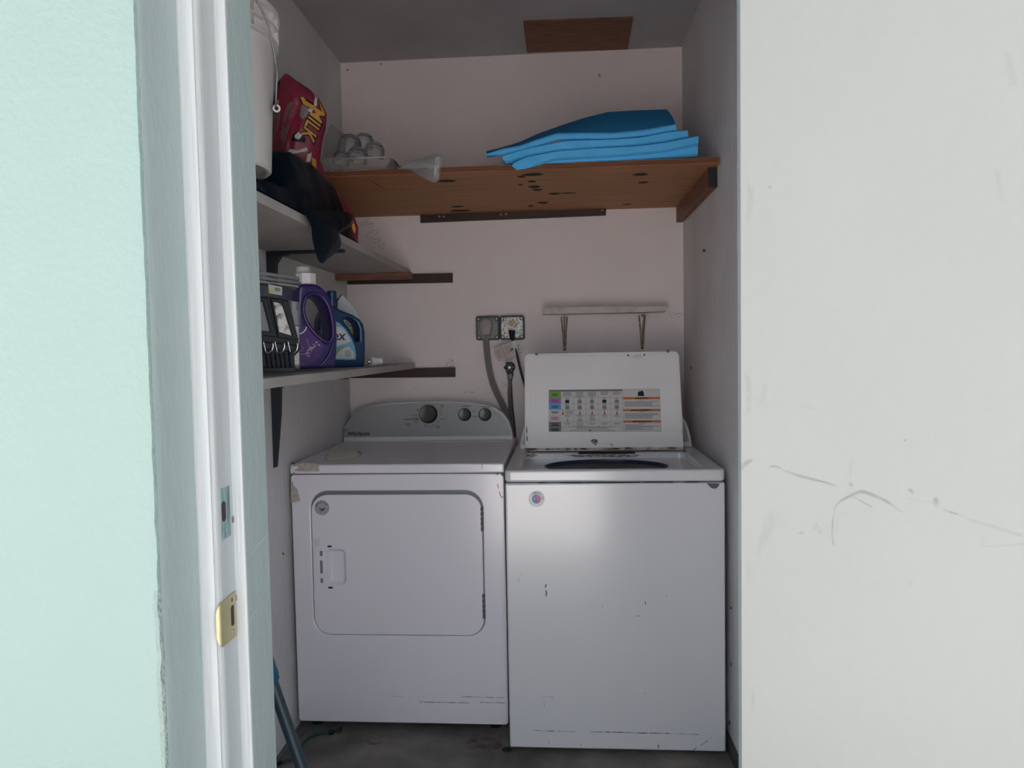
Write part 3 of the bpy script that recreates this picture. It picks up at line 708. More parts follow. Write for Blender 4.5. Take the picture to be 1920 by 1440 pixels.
# instruction label on the lid: printed cells, bars of small print, icons
TL, TR, BL, BR = (1029, 731), (1237, 729), (1029, 809.5), (1240, 809.5)
def lab(u, v, e=0):     # u,v 0..1 in the label
    x = (TL[0]*(1-u)+TR[0]*u)*(1-v)+(BL[0]*(1-u)+BR[0]*u)*v; y = (TL[1]*(1-u)+TR[1]*u)*(1-v)+(BL[1]*(1-u)+BR[1]*u)*v
    return lidp(x, y, .0026+e)
LM = [CARTW, CARTG, CARTP, CARTB, CARTPK, CARTGR, CARTO, DARKINK, GREYINK, CARTRED, BLACK]
b = BM()
def cell(u0, u1, v0, v1, mi, e=.0002): quad(b, lab(u0, v0, e), lab(u1, v0, e), lab(u1, v1, e), lab(u0, v1, e), mi)
cell(0, 1, 0, 1, 0, 0)
cell(0, .665, 0, .045, 5)
rowsv = [(.045, .19, 1), (.19, .335, 2), (.335, .475, 3), (.475, .60, 0), (.60, .765, 4), (.765, .885, 5), (.885, 1, 5)]
for v0, v1, mi in rowsv:
    cell(0, .11, v0, v1, mi)
    for k in range(3 if mi != 5 else 4): 
        vv = v0+(v1-v0)*(.3+.16*k); wd = random.uniform(.025, .038); cell(.055-wd, .055+wd, vv, vv+.012, 9 if mi in (2, 4) else (7 if mi != 5 else 10), .0004)
for v in (.19, .335, .475, .60, .765, .885): cell(.11, .665, v-.003, v+.003, 8, .0004)
cols = [.11, .221, .332, .443, .554, .665]
for u in cols[1:]: cell(u-.001, u+.001, .045, .885 if u < .66 else 1, 8, .0004)
for k in range(5):
    u0, u1 = cols[k], cols[k+1]; uc = (u0+u1)/2
    def lines(v0, n, dv, wmax):
        for i in range(n):
            wd = wmax*random.uniform(.6, 1); cell(uc-wd, uc+wd, v0+i*dv, v0+i*dv+.011, 8, .0004)
    lines(.055, (5, 6, 6, 4, 4)[k], .022, .045)
    lines(.20, 2, .02, .018); cell(uc-.018, uc+.018, .245, .32, 8 if k not in (0, 3) else 10, .0003)
    lines(.345, 2, .02, .018); cell(uc-.018, uc+.018, .385, .465, 8, .0003)
    ut = uc if k else u0+.015
    cell(ut-.003, ut+.003, .49, .56, 9, .0005); cell(ut-.007, ut+.007, .555, .595, 9, .0005)
    if not k: 
        for i in range(4): cell(.145, .215, .50+i*.022, .511+i*.022, 8, .0004)
    lines(.615, (2, 2, 3, 2, 2)[k], .022, .036); lines(.685, (4, 4, 3, 1, 1)[k], .02, (.012, .03, .035, .008, .008)[k]); lines(.79, (2, 4, 2, 2, 2)[k], .026, .035)
for v, wd in ((.875, .21), (.90, .14), (.925, .15), (.965, .2)): cell(.385-wd, .385+wd, v, v+.011, 8, .0004)
cell(.362, .374, .955, .985, 10, .0005)
cell(.665, 1, 0, .006, 8, .0005); cell(.998, 1, 0, 1, 8, .0005); cell(0, .002, 0, 1, 8, .0005); cell(0, 1, .994, 1, 8, .0005)
for v0, n in ((.19, 5), (.47, 5), (.735, 5)):
    cell(.667, .998, v0, v0+.05, 6, .0004)
    cell(.80, .86, v0+.062, v0+.073, 8, .0004)
    for i in range(n): 
        wd = random.choice((.31, .30, .16, .25, .20)); cell(.678, .678+wd, v0+.10+i*.026, v0+.113+i*.026, 8, .0004)
for wrd, v, uc in (('WARNING', .236, .835), ('AVERTISSEMENT', .516, .83), ('ADVERTENCIA', .781, .83)):
    text_bm(b, '\u25b2 '.replace('\u25b2', '') + wrd, .0098, lab(uc, v, .0006), UX, LU, LNN, .0001, .0003, 0, 10, 'CENTER')
    f = b.faces.new([b.verts.new(lab(uc-.02-.0052*len(wrd)+dx, v+dv, .0007)) for dx, dv in ((-.008, 0), (.008, 0), (0, -.035))]); f.material_index = 10
# flame pictogram
f = b.faces.new([b.verts.new(lab(u, v, .0005)) for u, v in ((.795, .165), (.803, .13), (.800, .09), (.808, .07), (.812, .05), (.818, .03), (.818, .07), (.826, .055), (.835, .03), (.847, .045), (.852, .08), (.858, .10), (.853, .12), (.862, .165))]); f.material_index = 10
part('instruction_label', b, LM, LID, None, 'printed instruction chart with coloured cells and orange warning bars')
# front sticker, chips, scratches on the washer
cw = atY(1006, 935.5, WYF-.0002)
def fill_b(st, e):
    r = .0148; b = BM()
    b.faces.new([b.verts.new(e+Vector((r*math.cos(R(a)), -.0003, r*math.sin(R(a))))) for a in range(100, 291, 10)]); part('emblem_blue', b, STBLUE, st, None)
    b = BM(); b.faces.new([b.verts.new(e+Vector((r*math.cos(R(a)), -.0003, r*math.sin(R(a))))) for a in range(-70, 101, 10)]); part('emblem_red', b, STRED, st, None)
    b = BM(); P5 = []
    for k in range(10): 
        rr2 = .0035 if k % 2 == 0 else .0015; a = R(90+36*k); P5.append(e+Vector((-.0065+rr2*math.cos(a), -.0006, .001+rr2*math.sin(a))))
    b.faces.new([b.verts.new(p) for p in P5]); part('star', b, STICKW, st, None)
sticker(wa, cw, .0268, STICKW, 'AMERICA', GREYINK, .0085, fill_b, 120, 20)
flatpoly([(1325, 905.5), (1330, 906), (1349, 906.5), (1348, 911), (1343, 916), (1335, 916), (1329, 911)], WYF-.0005, SEAM, wa, 'paint_chip')
scratches(wa, WYF-.0005, [([(1000, 1369), (1015, 1370), (1040, 1371)], 1.3), ([(1045, 1371), (1078, 1372)], 1), ([(1108, 1372), (1120, 1372.3)], 1.6), ([(1120, 1372.2), (1160, 1373), (1200, 1374.5), (1260, 1375)], 1.5), ([(1270, 1376), (1310, 1377)], 1),
    ([(1024, 1096), (1022, 1104), (1025, 1112), (1023, 1119)], 2.4), ([(1017, 1307), (1026, 1306), (1037, 1307.5)], .9), ([(1020, 1318), (1021, 1326)], .9), ([(1193, 1156), (1197, 1154.5), (1201, 1156)], 2),
    ([(1210, 1128), (1210.5, 1134)], 2), ([(1248, 1116), (1250, 1118)], 2), ([(1210, 1298), (1209, 1303)], 1.2), ([(1334, 1383), (1318, 1395), (1304, 1403)], 1), ([(1247, 1407), (1280, 1409), (1300, 1408), (1304, 1402)], 1.6), ([(1234, 1396), (1235, 1404)], 2.4),
    ([(1029, 1388), (1029.5, 1395)], 1.2), ([(1089, 1396), (1091, 1398)], 2), ([(988, 1376), (992, 1378)], 1), ([(970, 1095), (978, 1072)], .5), ([(1128, 1137), (1131, 1139)], 1.5)])
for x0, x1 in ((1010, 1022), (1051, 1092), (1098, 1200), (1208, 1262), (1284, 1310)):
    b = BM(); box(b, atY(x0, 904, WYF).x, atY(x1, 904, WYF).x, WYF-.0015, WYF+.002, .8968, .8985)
    part('seam_shade_strip', b, BLACK, wa, None)  # black strips on the front that paint the shade of the seam
# ================================================================== SHELVES
# plywood shelf across the back
PYF, PZ0, PZ1 = 2.42, 1.931, 1.951
ps = thing('plywood_shelf', 'wide bare plywood shelf across the back wall near the ceiling', 'shelf', (-.2, 2.8, PZ0))
b = BM(); box(b, XL, XR-.003, PYF, YB, PZ0, PZ1)
for f in b.faces:
    if f.calc_center_median().y < PYF+.001: f.material_index = 1
part('board', b, [PLY, PLYEDGE], ps, None)
b = BM()
for z in (PZ0+.0045, PZ0+.0095, PZ0+.0145): box(b, XL+.01, XR-.01, PYF-.0008, PYF+.001, z, z+.0018)
part('veneer_line', b, KNOT, ps, None)
for px, py, rx, ry in ((1000, 327, 22, 3), (978, 331, 8, 2.2), (997, 340, 8, 2), (976, 346, 5, 1.6), (1002, 350, 12, 2.4), (1008, 356, 10, 2.2), (1040, 363, 12, 2.2), (1065, 362, 18, 1.2), (1201, 327, 14, 3), (1206, 342, 10, 2), (838, 339, 18, 2.6), (1018, 380, 12, 2), (995, 386, 6, 1.5), (858, 387, 14, 1.6), (862, 395, 22, 2), (1175, 383, 10, 1.2)):
    p = atZ(px, py, PZ0); b = BM()
    sx = abs(atZ(px+rx, py, PZ0).x-p.x); sy = max(abs(atZ(px, py+ry, PZ0).y-p.y), .006)
    b.faces.new([b.verts.new(p+Vector((sx*math.cos(k*.5236)*random.uniform(.8, 1.1), sy*math.sin(k*.5236)*random.uniform(.8, 1.1), -.0004))) for k in range(12)])
    part('knot', b, KNOT, ps, None)
b = BM(); ribbon(b, [atZ(x, y, PZ0-.0004) for x, y in ((690, 337), (706, 345), (724, 356))], [.002, .004, .002], (0, 0, 1)); part('crack', b, KNOT, ps, None)
# side cleat along the right wall
b = BM(); box(b, XR-.030, XR, 2.47, YB-.005, PZ0-.066, PZ0, .002, 1)
for f in b.faces:
    if f.calc_center_median().y < 2.4725: f.material_index = 1
part('side_cleat', b, [WOODRED, WOODENDBLK], ps, 30)
# ledger under the back edge, with screw heads
zl = atY(960, 410, YB-.02).z
b = BM(); P = [atY(x, y, YB-.019) for x, y in ((788, 417), (788, 398), (1136, 383), (1136, 403))]
prism(b, P, (0, .019, 0), .001, 1); lg = part('ledger', b, WOODDARK, ps, 30)
for px, py in ((824, 406), (832, 406), (939, 402), (949, 401.5), (1129, 394)):
    b = BM(); lathe(b, [(0, .0012), (.003, .001), (.0036, 0)], atY(px, py, YB-.0195), (0, -1, 0), 10); part('screw', b, STEEL, lg)

# left wall shelves
us = thing('painted_shelf', 'off-white painted board shelf on the left wall, upper one, holding the bags and bucket', 'shelf', (-.8, 2.3, 1.66))
b = BM(); box(b, XL, -.66, 1.22, YB-.021, 1.664, 1.688, .0015, 1); part('board', b, SHELFW, us, 30)
def bracket(parent, z, x1, down):
    Yb = 2.285; b = BM()
    box(b, XL, x1, Yb-.012, Yb+.012, z-.010, z)
    prism(b, [Vector((XL, Yb-.012, z-.008)), Vector((XL+.085, Yb-.012, z-.008)), Vector((XL+.045, Yb-.012, z-.018)), Vector((XL+.030, Yb-.012, z-.04)), Vector((XL+.026, Yb-.012, z-down*.4)), Vector((XL+.006, Yb-.012, z-down)), Vector((XL, Yb-.012, z-down))], (0, .024, 0))
    part('bracket', b, BLACKM, parent, 30)
bracket(us, 1.664, -.70, .30)
b = BM(); box(b, XL, -.628, 2.985, 3.01, 1.636, 1.664, .002, 1); part('cross_cleat', b, WOODRED, us, 30)
ls = thing('painted_shelf', 'off-white painted board shelf on the left wall, lower one, holding the detergent jugs', 'shelf', (-.8, 2.3, 1.25))
b = BM(); box(b, XL, -.65, 1.22, YB-.02, 1.252, 1.276, .0015, 1); part('board', b, SHELFW, ls, 30)
bracket(ls, 1.252, -.70, .30)
b = BM(); P = [atY(x, y, YB-.019) for x, y in ((651, 533), (651, 515), (848, 512), (848, 529.5))]; prism(b, P, (0, .019, 0), .001, 1)
solo('wood_batten', b, WOODDARK, 'dark wooden batten on the back wall under the upper painted shelf', 'batten', 30)
b = BM(); P = [atY(x, y, YB-.019) for x, y in ((657, 709), (657, 692), (853, 689), (853, 707))]; prism(b, P, (0, .019, 0), .001, 1)
solo('wood_batten', b, WOODDARK, 'dark wooden batten on the back wall behind the lower painted shelf', 'batten', 30)
# ceiling panel
b = BM(); P = [atZ(x, y, ZC-.008) for x, y in ((981, 42), (1187, 34.5), (1177, 93), (988, 99))]; prism(b, P, (0, 0, .008), .001, 1)
solo('plywood_patch', b, WOODRED, 'reddish plywood patch fixed to the ceiling', 'panel', 30)
# small white shelf on two thin brackets
ss = thing('narrow_shelf', 'narrow chipped white shelf on two thin metal brackets above the washer lid', 'shelf', (.18, 3.08, 1.33))
b = BM(); P = [atY(x, y, 3.04) for x, y in ((1016, 577), (1017, 589), (1176, 586), (1178, 584), (1179, 586), (1249, 584), (1250, 573), (1100, 574.5))]; prism(b, P, (0, YB-3.04, 0), .0015, 1); part('board', b, SHELFWORN, ss, 30)
for px in (1058, 1206):
    x = atY(px, 600, 3.1).x; zt_, zb = 1.468, 1.325; b = BM()
    for s in (-1, 1): tube(b, [Vector((x+s*.013, YB-.006, zt_)), Vector((x+s*.009, YB-.007, zt_-.05)), Vector((x+s*.003, YB-.006, zb))], [.004, .0035, .003], 6)
    tube(b, [Vector((x, 3.06, zt_-.003)), Vector((x, YB-.01, zt_-.003))], .005, 6)
    tube(b, [Vector((x, 3.065, zt_-.004)), Vector((x, YB-.02, zt_-.07)), Vector((x, YB-.005, zb+.01))], .0035, 6)
    bk = part('bracket', b, mat('rusty white bracket', (.42, .36, .30), .6, var=1, vscale=70, vcol=(.16, .10, .06)), ss, 40)
    b = BM(); lathe(b, [(0, .003), (.005, .002), (.006, 0)], (x, YB-.002, zb), (0, -1, 0), 10); part('screw', b, RUST, bk)

# ================================================================== BLUE FOAM SHEETS
def foam(top, bot, Yf, Yb_, label, n=40, sag=0):
    """sheet whose front edge runs between two pixel curves measured on the plane Y=Yf"""
    b = BM(); m_ = 8; T = []; B_ = []
    for i in range(n+1):
        t = i/n; a = atY(*interp(top, t), Yf); c = atY(*interp(bot, t), Yf); T.append(a); B_.append(c)
    rows = []
    for j in range(m_+1):
        f = j/m_; row = []
        for i in range(n+1):
            a, c = T[i], B_[i]; mid = (a.z+c.z)/2; h = max((a.z-c.z)/2, .002)
            wob = .004*noise.noise((a.x*6, f*3, 0))
            y = Yf+(Yb_-Yf)*f + (.006*noise.noise((a.x*9, 1.7, 0)) if j == 0 else 0)
            row.append((Vector((a.x, y, mid+h+wob*(f > 0))), Vector((c.x, y, mid-h+wob*(f > 0))), Vector(((a.x+c.x)/2, y-(.010 if j == 0 else 0), mid))))
        rows.append(row)
    for r in rows[(0 if sag else 1):]:
        for p in r: p[1].z = max(p[1].z, PZ1+.0006); p[0].z = max(p[0].z, PZ1+.014)
    VT = [[b.verts.new(p[0]) for p in r] for r in rows]; VB = [[b.verts.new(p[1]) for p in r] for r in rows]
    F1 = [b.verts.new(p[0]*.35+p[2]*.65+Vector((0, 0, (p[0].z-p[2].z)*.35))) for p in rows[0]]; F2 = [b.verts.new(p[1]*.35+p[2]*.65-Vector((0, 0, (p[2].z-p[1].z)*.35))) for p in rows[0]]
    for j in range(m_):
        for i in range(n):
            b.faces.new([VT[j][i], VT[j][i+1], VT[j+1][i+1], VT[j+1][i]]); b.faces.new([VB[j][i], VB[j+1][i], VB[j+1][i+1], VB[j][i+1]])
    for i in range(n):
        b.faces.new([VT[0][i+1], VT[0][i], F1[i], F1[i+1]]); b.faces.new([F1[i+1], F1[i], F2[i], F2[i+1]]); b.faces.new([F2[i+1], F2[i], VB[0][i], VB[0][i+1]])
        b.faces.new([VT[m_][i], VT[m_][i+1], VB[m_][i+1], VB[m_][i]])
    for i in (0, n):
        for j in range(m_): b.faces.new([VT[j][i], VT[j+1][i], VB[j+1][i], VB[j][i]])
        b.faces.new([VT[0][i], VB[0][i], F2[i], F1[i]])
    return solo('foam_sheet', b, FOAM, label, 'foam', 50, 'blue foam sheets on the plywood shelf')
foam([(1000, 306), (1060, 299), (1120, 296), (1200, 290), (1250, 284), (1308, 272)], [(1000, 310), (1060, 309), (1120, 306), (1200, 300), (1250, 296), (1308, 291)], 2.425, 3.0, 'lowest of the blue foam sheets, lying flat on the plywood', sag=1)
foam([(961, 309), (964, 304), (985, 294), (1040, 282.5), (1110, 277.5), (1200, 273), (1250, 266), (1309, 254)], [(961, 313), (968, 319), (985, 317), (1040, 299), (1110, 296), (1200, 289), (1250, 284), (1309, 271)], 2.405, 2.98, 'second blue foam sheet from the bottom, its rounded left end drooping over the plywood edge')
foam([(942, 293), (946, 290), (1000, 275), (1060, 262.5), (1120, 262), (1200, 258), (1250, 247), (1289, 244)], [(943, 301), (948, 305), (1000, 290), (1060, 281), (1120, 277.5), (1200, 272.5), (1250, 265), (1290, 257)], 2.41, 2.96, 'third blue foam sheet from the bottom, just under the curled top sheet')
# curled top sheet: front edge low, back edge standing up
fr_ = [(912, 287), (935, 283), (975, 276), (1010, 264), (1045, 253), (1090, 252), (1150, 252), (1210, 246), (1267, 236)]
bk_ = [(912, 285), (940, 277), (975, 266), (1010, 250), (1050, 236), (1095, 221), (1140, 210), (1190, 207), (1250, 205)]
b = BM()
def curl(u, v):
    a = atY(*interp(fr_, u), 2.43); c = atY(*interp(bk_, u), 2.62)
    h = c.z-a.z; z = a.z+h*(v**.8); return Vector((a.x+(c.x-a.x)*v, 2.43+.19*v, z))
surf(b, curl, 36, 10, .016)
ft = solo('foam_sheet', b, FOAM_SHADE, 'topmost blue foam sheet, its back edge curled up against the wall', 'foam', 50, 'blue foam sheets on the plywood shelf')
b = BM(); tube(b, [atY(*interp(fr_, k/40), 2.424)+Vector((0, 0, -.006)) for k in range(41)], [.003+.009*min(1, k/6) for k in range(41)], 8); part('front_edge', b, FOAM, ft, 60)

# ================================================================== OUTLETS, CORDS, VALVE ON THE BACK WALL
def wallbox(x0, x1, z0, z1, platem, name, label):
    t = thing(name, label, 'outlet', ((x0+x1)/2, YB, z0))
    b = BM(); prism(b, [Vector((x, YB, z)) for x, z in rrect(x0, x1, z0, z1, .010, 3)], (0, -.030, 0), .002, 1); part('box', b, BOXD, t, 40)
    b = BM(); prism(b, [Vector((x, YB-.030, z)) for x, z in rrect(x0+.007, x1-.007, z0+.007, z1-.007, .010, 3)], (0, -.003, 0), .001, 1); pl = part('cover_plate', b, platem, t, 40)
    for x in (x0+.012, x1-.012):
        for z in (z0+.012, z1-.012):
            b = BM(); holed(b, [Vector((x+.010*math.cos(k*.5236), YB-.0332, z+.010*math.sin(k*.5236))) for k in range(12)], [[Vector((x+.006*math.cos(k*.5236), YB-.0332, z+.006*math.sin(k*.5236))) for k in range(12)]], (0, -.002, 0)); part('corner_tab', b, BOXD, t, 40)
            b = BM(); lathe(b, [(0, .003), (.004, .002), (.005, 0)], (x, YB-.033, z), (0, -1, 0), 10); part('screw', b, STEEL, t)
    return t, pl
gx0, gx1, gz0, gz1 = atY(892, 592, YB-.03).x, atY(936, 592, YB-.03).x, atY(900, 638, YB-.03).z, atY(900, 593, YB-.03).z
g1, _ = wallbox(gx0, gx1, gz0, gz1, BOXG, 'outlet_box', 'grey metal outlet box with the big dryer plug in it')
sx0, sx1 = gx1+.001, atY(983, 592, YB-.03).x
g2, pl2 = wallbox(sx0, sx1, gz0, gz1, BOXS, 'outlet_box', 'speckled steel outlet box with an ivory socket and a black plug')
# ivory duplex receptacle faces
cx = atY(960, 606, YB-.033).x
for i, py in enumerate((606, 627)):
    c = atY(960, py, YB-.033); b = BM(); prism(b, [Vector((cx+x, YB-.033, c.z+z)) for x, z in rrect(-.0165, .0165, -.0135, .0135, .010, 4)], (0, -.003, 0), .001, 1); rc = part('socket', b, IVORY, g2, 40)
    for dx, dz, wx, wz in ((-.006, .002, .0012, .0045), (.006, .002, .0012, .0036), (0, -.008, .0024, .0024)):
        b = BM(); box(b, cx+dx-wx, cx+dx+wx, YB-.0366, YB-.0355, c.z+dz-wz, c.z+dz+wz); part('slot', b, BLACK, rc, None)
# dryer plug and flat cord
dc = thing('dryer_cord', 'thick flat grey cord with angled plug running down behind the dryer', 'power cord', (gx0+.05, YB-.05, .9))
c = atY(911, 614, YB-.05)
b = BM(); prism(b, [c+Vector((x, .0165, z)) for x, z in [(-.030*math.cos(R(a)), .012+.028*math.sin(R(a))) for a in range(180, -1, -18)][::-1]+[(.020, -.036), (-.020, -.036)]][::1], (0, -.034, 0), .010, 3); part('plug', b, GREYPL, dc, 50)
b = BM(); prism(b, [c+Vector((x, -.0178, z)) for x, z in rrect(-.014, .014, .004, .020, .004, 3)], (0, -.003, 0), .001, 1); part('plug_badge', b, GREYPL, dc, 40)
path = smoothpath([atY(x, y, Y) for x, y, Y in ((911, 634, 3.11), (913, 660, 3.115), (917, 690, 3.118), (923, 715, 3.115), (932, 738, 3.112), (942, 758, 3.125), (951, 780, 3.132), (950, 812, 3.138))], 6)
for s in (-1, 0, 1):
    b = BM(); P = []
    for i, p in enumerate(path):
        t_ = (path[min(i+1, len(path)-1)]-path[max(i-1, 0)]).normalized(); side = t_.cross(Vector((0, 1, 0))).normalized(); P.append(p+side*s*.0085)
    tube(b, P, .0052, 8); part('strand', b, CORDG, dc, 60)
# washer plug, cord and tag
wcd = thing('washer_cord', 'black power cord plugged into the steel outlet, with a paper tag', 'power cord', (-.2, YB-.05, 1.2))
c = atY(960, 620, YB-.04)
b = BM(); P = smoothpath([atY(960, 620, YB-.047), atY(960, 629, YB-.05), atY(961, 637, YB-.05)], 4)
tube(b, P, [.0165-.007*k/(len(P)-1) for k in range(len(P))], 12, flat=(1, .9)); part('plug', b, BLACK, wcd, 50)
b = BM(); path = smoothpath([atY(x, y, Y) for x, y, Y in ((961, 635, 3.10), (967, 655, 3.095), (975, 690, 3.085), (984, 722, 3.07), (990, 745, 3.02), (991, 790, 3.0))], 6); tube(b, path, .0052, 8); part('cable', b, CORDB, wcd, 60)
b = BM(); P = [atY(x, y, 3.092) for x, y in ((925, 655), (930, 650), (952, 643), (965, 638), (971, 667), (935, 677), (928, 668))]; prism(b, P, (0, .0008, 0)); tg = part('paper_tag', b, TAGP, wcd, None)
b = BM(); P = [atY(x, y, 3.091) for x, y in ((960, 640), (966, 638), (972, 664), (965, 666)) ]; prism(b, P, (0, .0005, 0)); part('tag_sleeve', b, LABELW, tg, None)
b = BM(); ribbon(b, [atY(x, y, 3.0915) for x, y in ((939, 648), (945, 661), (950, 671))], .003, (0, -1, 0)); part('tag_stripe', b, YELLOW, tg, None)
b = BM()
for x0, y0, x1, y1 in ((930, 658, 937, 672), (933, 656, 940, 669), (946, 652, 958, 648), (948, 656, 960, 652), (950, 661, 962, 657)): ribbon(b, [atY(x0, y0, 3.0913), atY(x1, y1, 3.0913)], .0013, (0, -1, 0))
for x, y in ((958, 656), (961, 654.5)): ribbon(b, [atY(x-1.5, y, 3.0905), atY(x+1.5, y, 3.0905)], .006, (0, -1, 0))
part('tag_print', b, DARKINK, tg, None)
# tap valve and hose
va = thing('tap_valve', 'dark tap valve with a six-lobed handwheel below the steel outlet box', 'valve', (-.22, YB, 1.2))
c = atY(955, 689, 3.075)
b = BM(); P = []
for k in range(48):
    a = k*2*math.pi/48; r_ = .0225+.0035*math.cos(6*a); P.append(c+Vector((r_*math.cos(a), 0, r_*math.sin(a))))
prism(b, P, (0, .012, 0), .003, 2); hw = part('handwheel', b, VALVE, va, 50)
b = BM(); lathe(b, [(0, .004), (.006, .003), (.008, 0)], c+Vector((0, -.001, 0)), (0, -1, 0), 12); part('wheel_hub', b, STEEL, hw)
for k in range(6):
    a = k*math.pi/3+.52; b = BM(); lathe(b, [(0, .0006), (.004, .0004), (.0045, 0)], c+Vector((.014*math.cos(a), 0, .014*math.sin(a))), (0, -1, 0), 8); part('wheel_dimple', b, BLACK, hw)
b = BM(); tube(b, [c+Vector((0, .012, 0)), c+Vector((0, .075, .002))], .009, 12); tube(b, [c+Vector((0, .030, -.004)), c+Vector((.003, .030, -.040))], [.013, .012], 12); lathe(b, [(0, 0), (.022, 0), (.022, .005), (0, .005)], c+Vector((0, .070, 0)), (0, 1, 0), 16); part('valve_body', b, VALVE, va, 50)
ho = thing('water_hose', 'thin water hose hanging from the tap valve down behind the machines', 'hose', (-.2, 3.1, .9))
b = BM(); path = smoothpath([atY(x, y, 3.10+(.03 if y > 760 else 0)) for x, y in ((956, 703), (956.5, 712), (955.5, 740), (957, 765), (961, 785), (964, 812), (966, 840))], 6); tube(b, path, .0085, 10); part('hose_tube', b, HOSE, ho, 60)
b = BM(); lathe(b, [(.0125, 0), (.0125, -.022), (.010, -.026)], atY(956, 701, 3.10), (0, 0, 1), 8); part('hose_nut', b, STEEL, ho, 30)
b = BM(); path = smoothpath([atY(x, y, 3.125) for x, y in ((958, 706), (959.5, 740), (961, 765), (965, 800), (966, 840))], 6); tube(b, path, .0035, 8); part('hose_sheath', b, CORDB, ho, 60)

# ================================================================== UPPER LEFT SHELF: bucket, bags
# bucket standing on the bin bag
bc = Vector((-.792, 1.60, 1.752)); rb, rt_, hb = .129, .147, .36
bu = thing('plastic_bucket', 'tall white plastic bucket with a wire handle, standing on the black bag', 'bucket', bc)
b = BM()
lathe(b, [(0, .012), (rb-.014, .012), (rb-.012, .001), (rb-.004, 0), (rb, .004), (rb+(rt_-rb)*.80, hb*.80), (rb+(rt_-rb)*.97, hb), (rb+(rt_-rb)*.95, hb), (rb-.003, .014), (0, .014)], bc, n=64); part('body', b, BUCKET, bu, 40)
b = BM()
for z, h_, r_ in ((.285, .006, .011), (.315, .006, .011), (.345, .012, .012)):
    rr2 = rb+(rt_-rb)*z/hb
    lathe(b, [(rr2-.001, z), (rr2+r_, z+.001), (rr2+r_, z+h_), (rr2-.001, z+h_+.001)], bc, n=64)
for k in range(28):
    a = k*2*math.pi/28; rr2 = rb+(rt_-rb)*.83; d = Vector((math.cos(a), math.sin(a), 0)); s = Vector((-d.y, d.x, 0))
    p = bc+d*(rr2-.001)+Vector((0, 0, .29)); prism(b, [p+s*.001, p+d*.0115+s*.001, p+d*.0125+s*.001+Vector((0, 0, .055)), p+s*.001+Vector((0, 0, .055))], -s*.002)
part('rim_ribs', b, BUCKET, bu, 40)
ear = bc+Vector((.02, -.150, .325))
path = [(481, 0), (490, 18), (497, 33), (504, 50), (508, 70), (513, 95), (517, 118), (519.5, 135), (518.5, 160), (517.5, 185), (517, 200)]
b = BM(); P = [ear, atY(478, -10, 1.47)]+[atY(x, y, 1.47+.0105*i) for i, (x, y) in enumerate(path)]; tube(b, smoothpath(P, 4), .0022, 8); part('bail_wire', b, WIRE, bu, 60)
gp = atY(518.5, 203, 1.585)
b = BM(); lathe(b, [(.0045, 0), (.0085, 0), (.0085, .085), (.0045, .085), (.0045, 0)], gp, (-.40, 1, .33), 20); part('hand_grip', b, BUCKET, bu, 50)
b = BM(); lathe(b, [(0, .012), (.012, .012), (.016, .004), (.016, 0)], ear+Vector((0, .012, 0)), (0, -1, 0), 16); part('bail_ear', b, BUCKET, bu, 50)

# red paper feed bag standing at the back of the shelf
rbg = thing('feed_bag', 'dusty red printed sack standing on the upper left shelf', 'bag', (-.80, 2.25, 1.688))
ZS = 1.689
RO = [(509, 420), (505, 300), (507, 240), (513, 190), (522, 155), (538, 139), (552, 150), (580, 168), (598, 186), (613, 214), (611, 240), (603, 268), (598, 300), (606, 325), (640, 370), (668, 410), (673, 437), (668, 444)]
def rbl(v):  # left / right outline at height v 0..1 (pixel rows)
    py = 444-(444-141)*v
    Lp = [(444, 515), (380, 508), (300, 505), (240, 507), (190, 512), (160, 519), (141, 533)]; Rp = [(444, 670), (430, 673), (405, 664), (370, 640), (330, 612), (300, 600), (268, 604), (240, 611), (214, 613), (186, 599), (168, 582), (150, 554), (141, 543)]
    def f(T):
        for (y0, x0), (y1, x1) in zip(T, T[1:]):
            if y1 <= py <= y0: return x0+(x1-x0)*(py-y0)/(y1-y0)
        return T[-1][1]
    return f(Lp), f(Rp), py
b = BM(); NU, NV = 28, 34
def redsurf(side):
    def fn(u, v):
        xl, xr, py = rbl(v); px = xl+(xr-xl)*u
        Yc = 2.36-.10*v
        p = atY(px, py, Yc)
        bul = (math.sin(math.pi*u)**.6)*(.075*(1-v)**.5+.012); wr = .008*noise.noise((u*5, v*6, side*4))+.005*noise.noise((u*12, v*15, 2))
        p.y += side*(bul+wr*math.sin(math.pi*u)); p.x = max(p.x, XL+.004)
        p.z = ZS if v < .01 else max(p.z, ZS)
        return p
    return fn
surf(b, redsurf(-1), NU, NV); surf(b, redsurf(1), NU, NV)
bmesh.ops.remove_doubles(b, verts=b.verts[:], dist=.0008)
part('sack', b, REDBAG, rbg, 70)
def onred(px, py, e=.0025):
    """point on the front of the sack at that outline position"""
    v = (444-py)/(444-141); xl, xr, _q = rbl(v); u = (px-xl)/(xr-xl); p = redsurf(-1)(max(.02, min(.98, u)), v); return p+Vector((.3*e, -e, 0))
def redpoly(pts, M_, name, e=.0025, parent=rbg):
    b = BM(); c = Vector((0, 0, 0))
    # fan of small quads that follow the bulge
    cx_, cy_ = sum(p[0] for p in pts)/len(pts), sum(p[1] for p in pts)/len(pts)
    rings = []
    for s in (1, .66, .33): rings.append([b.verts.new(onred(cx_+(x-cx_)*s, cy_+(y-cy_)*s, e)) for x, y in pts])
    ctr = b.verts.new(onred(cx_, cy_, e)); n = len(pts)
    for A, B_ in zip(rings, rings[1:]):
        for k in range(n): b.faces.new([A[k], A[(k+1) % n], B_[(k+1) % n], B_[k]])
    for k in range(n): b.faces.new([rings[-1][k], rings[-1][(k+1) % n], ctr])
    return part(name, b, M_, parent, None)
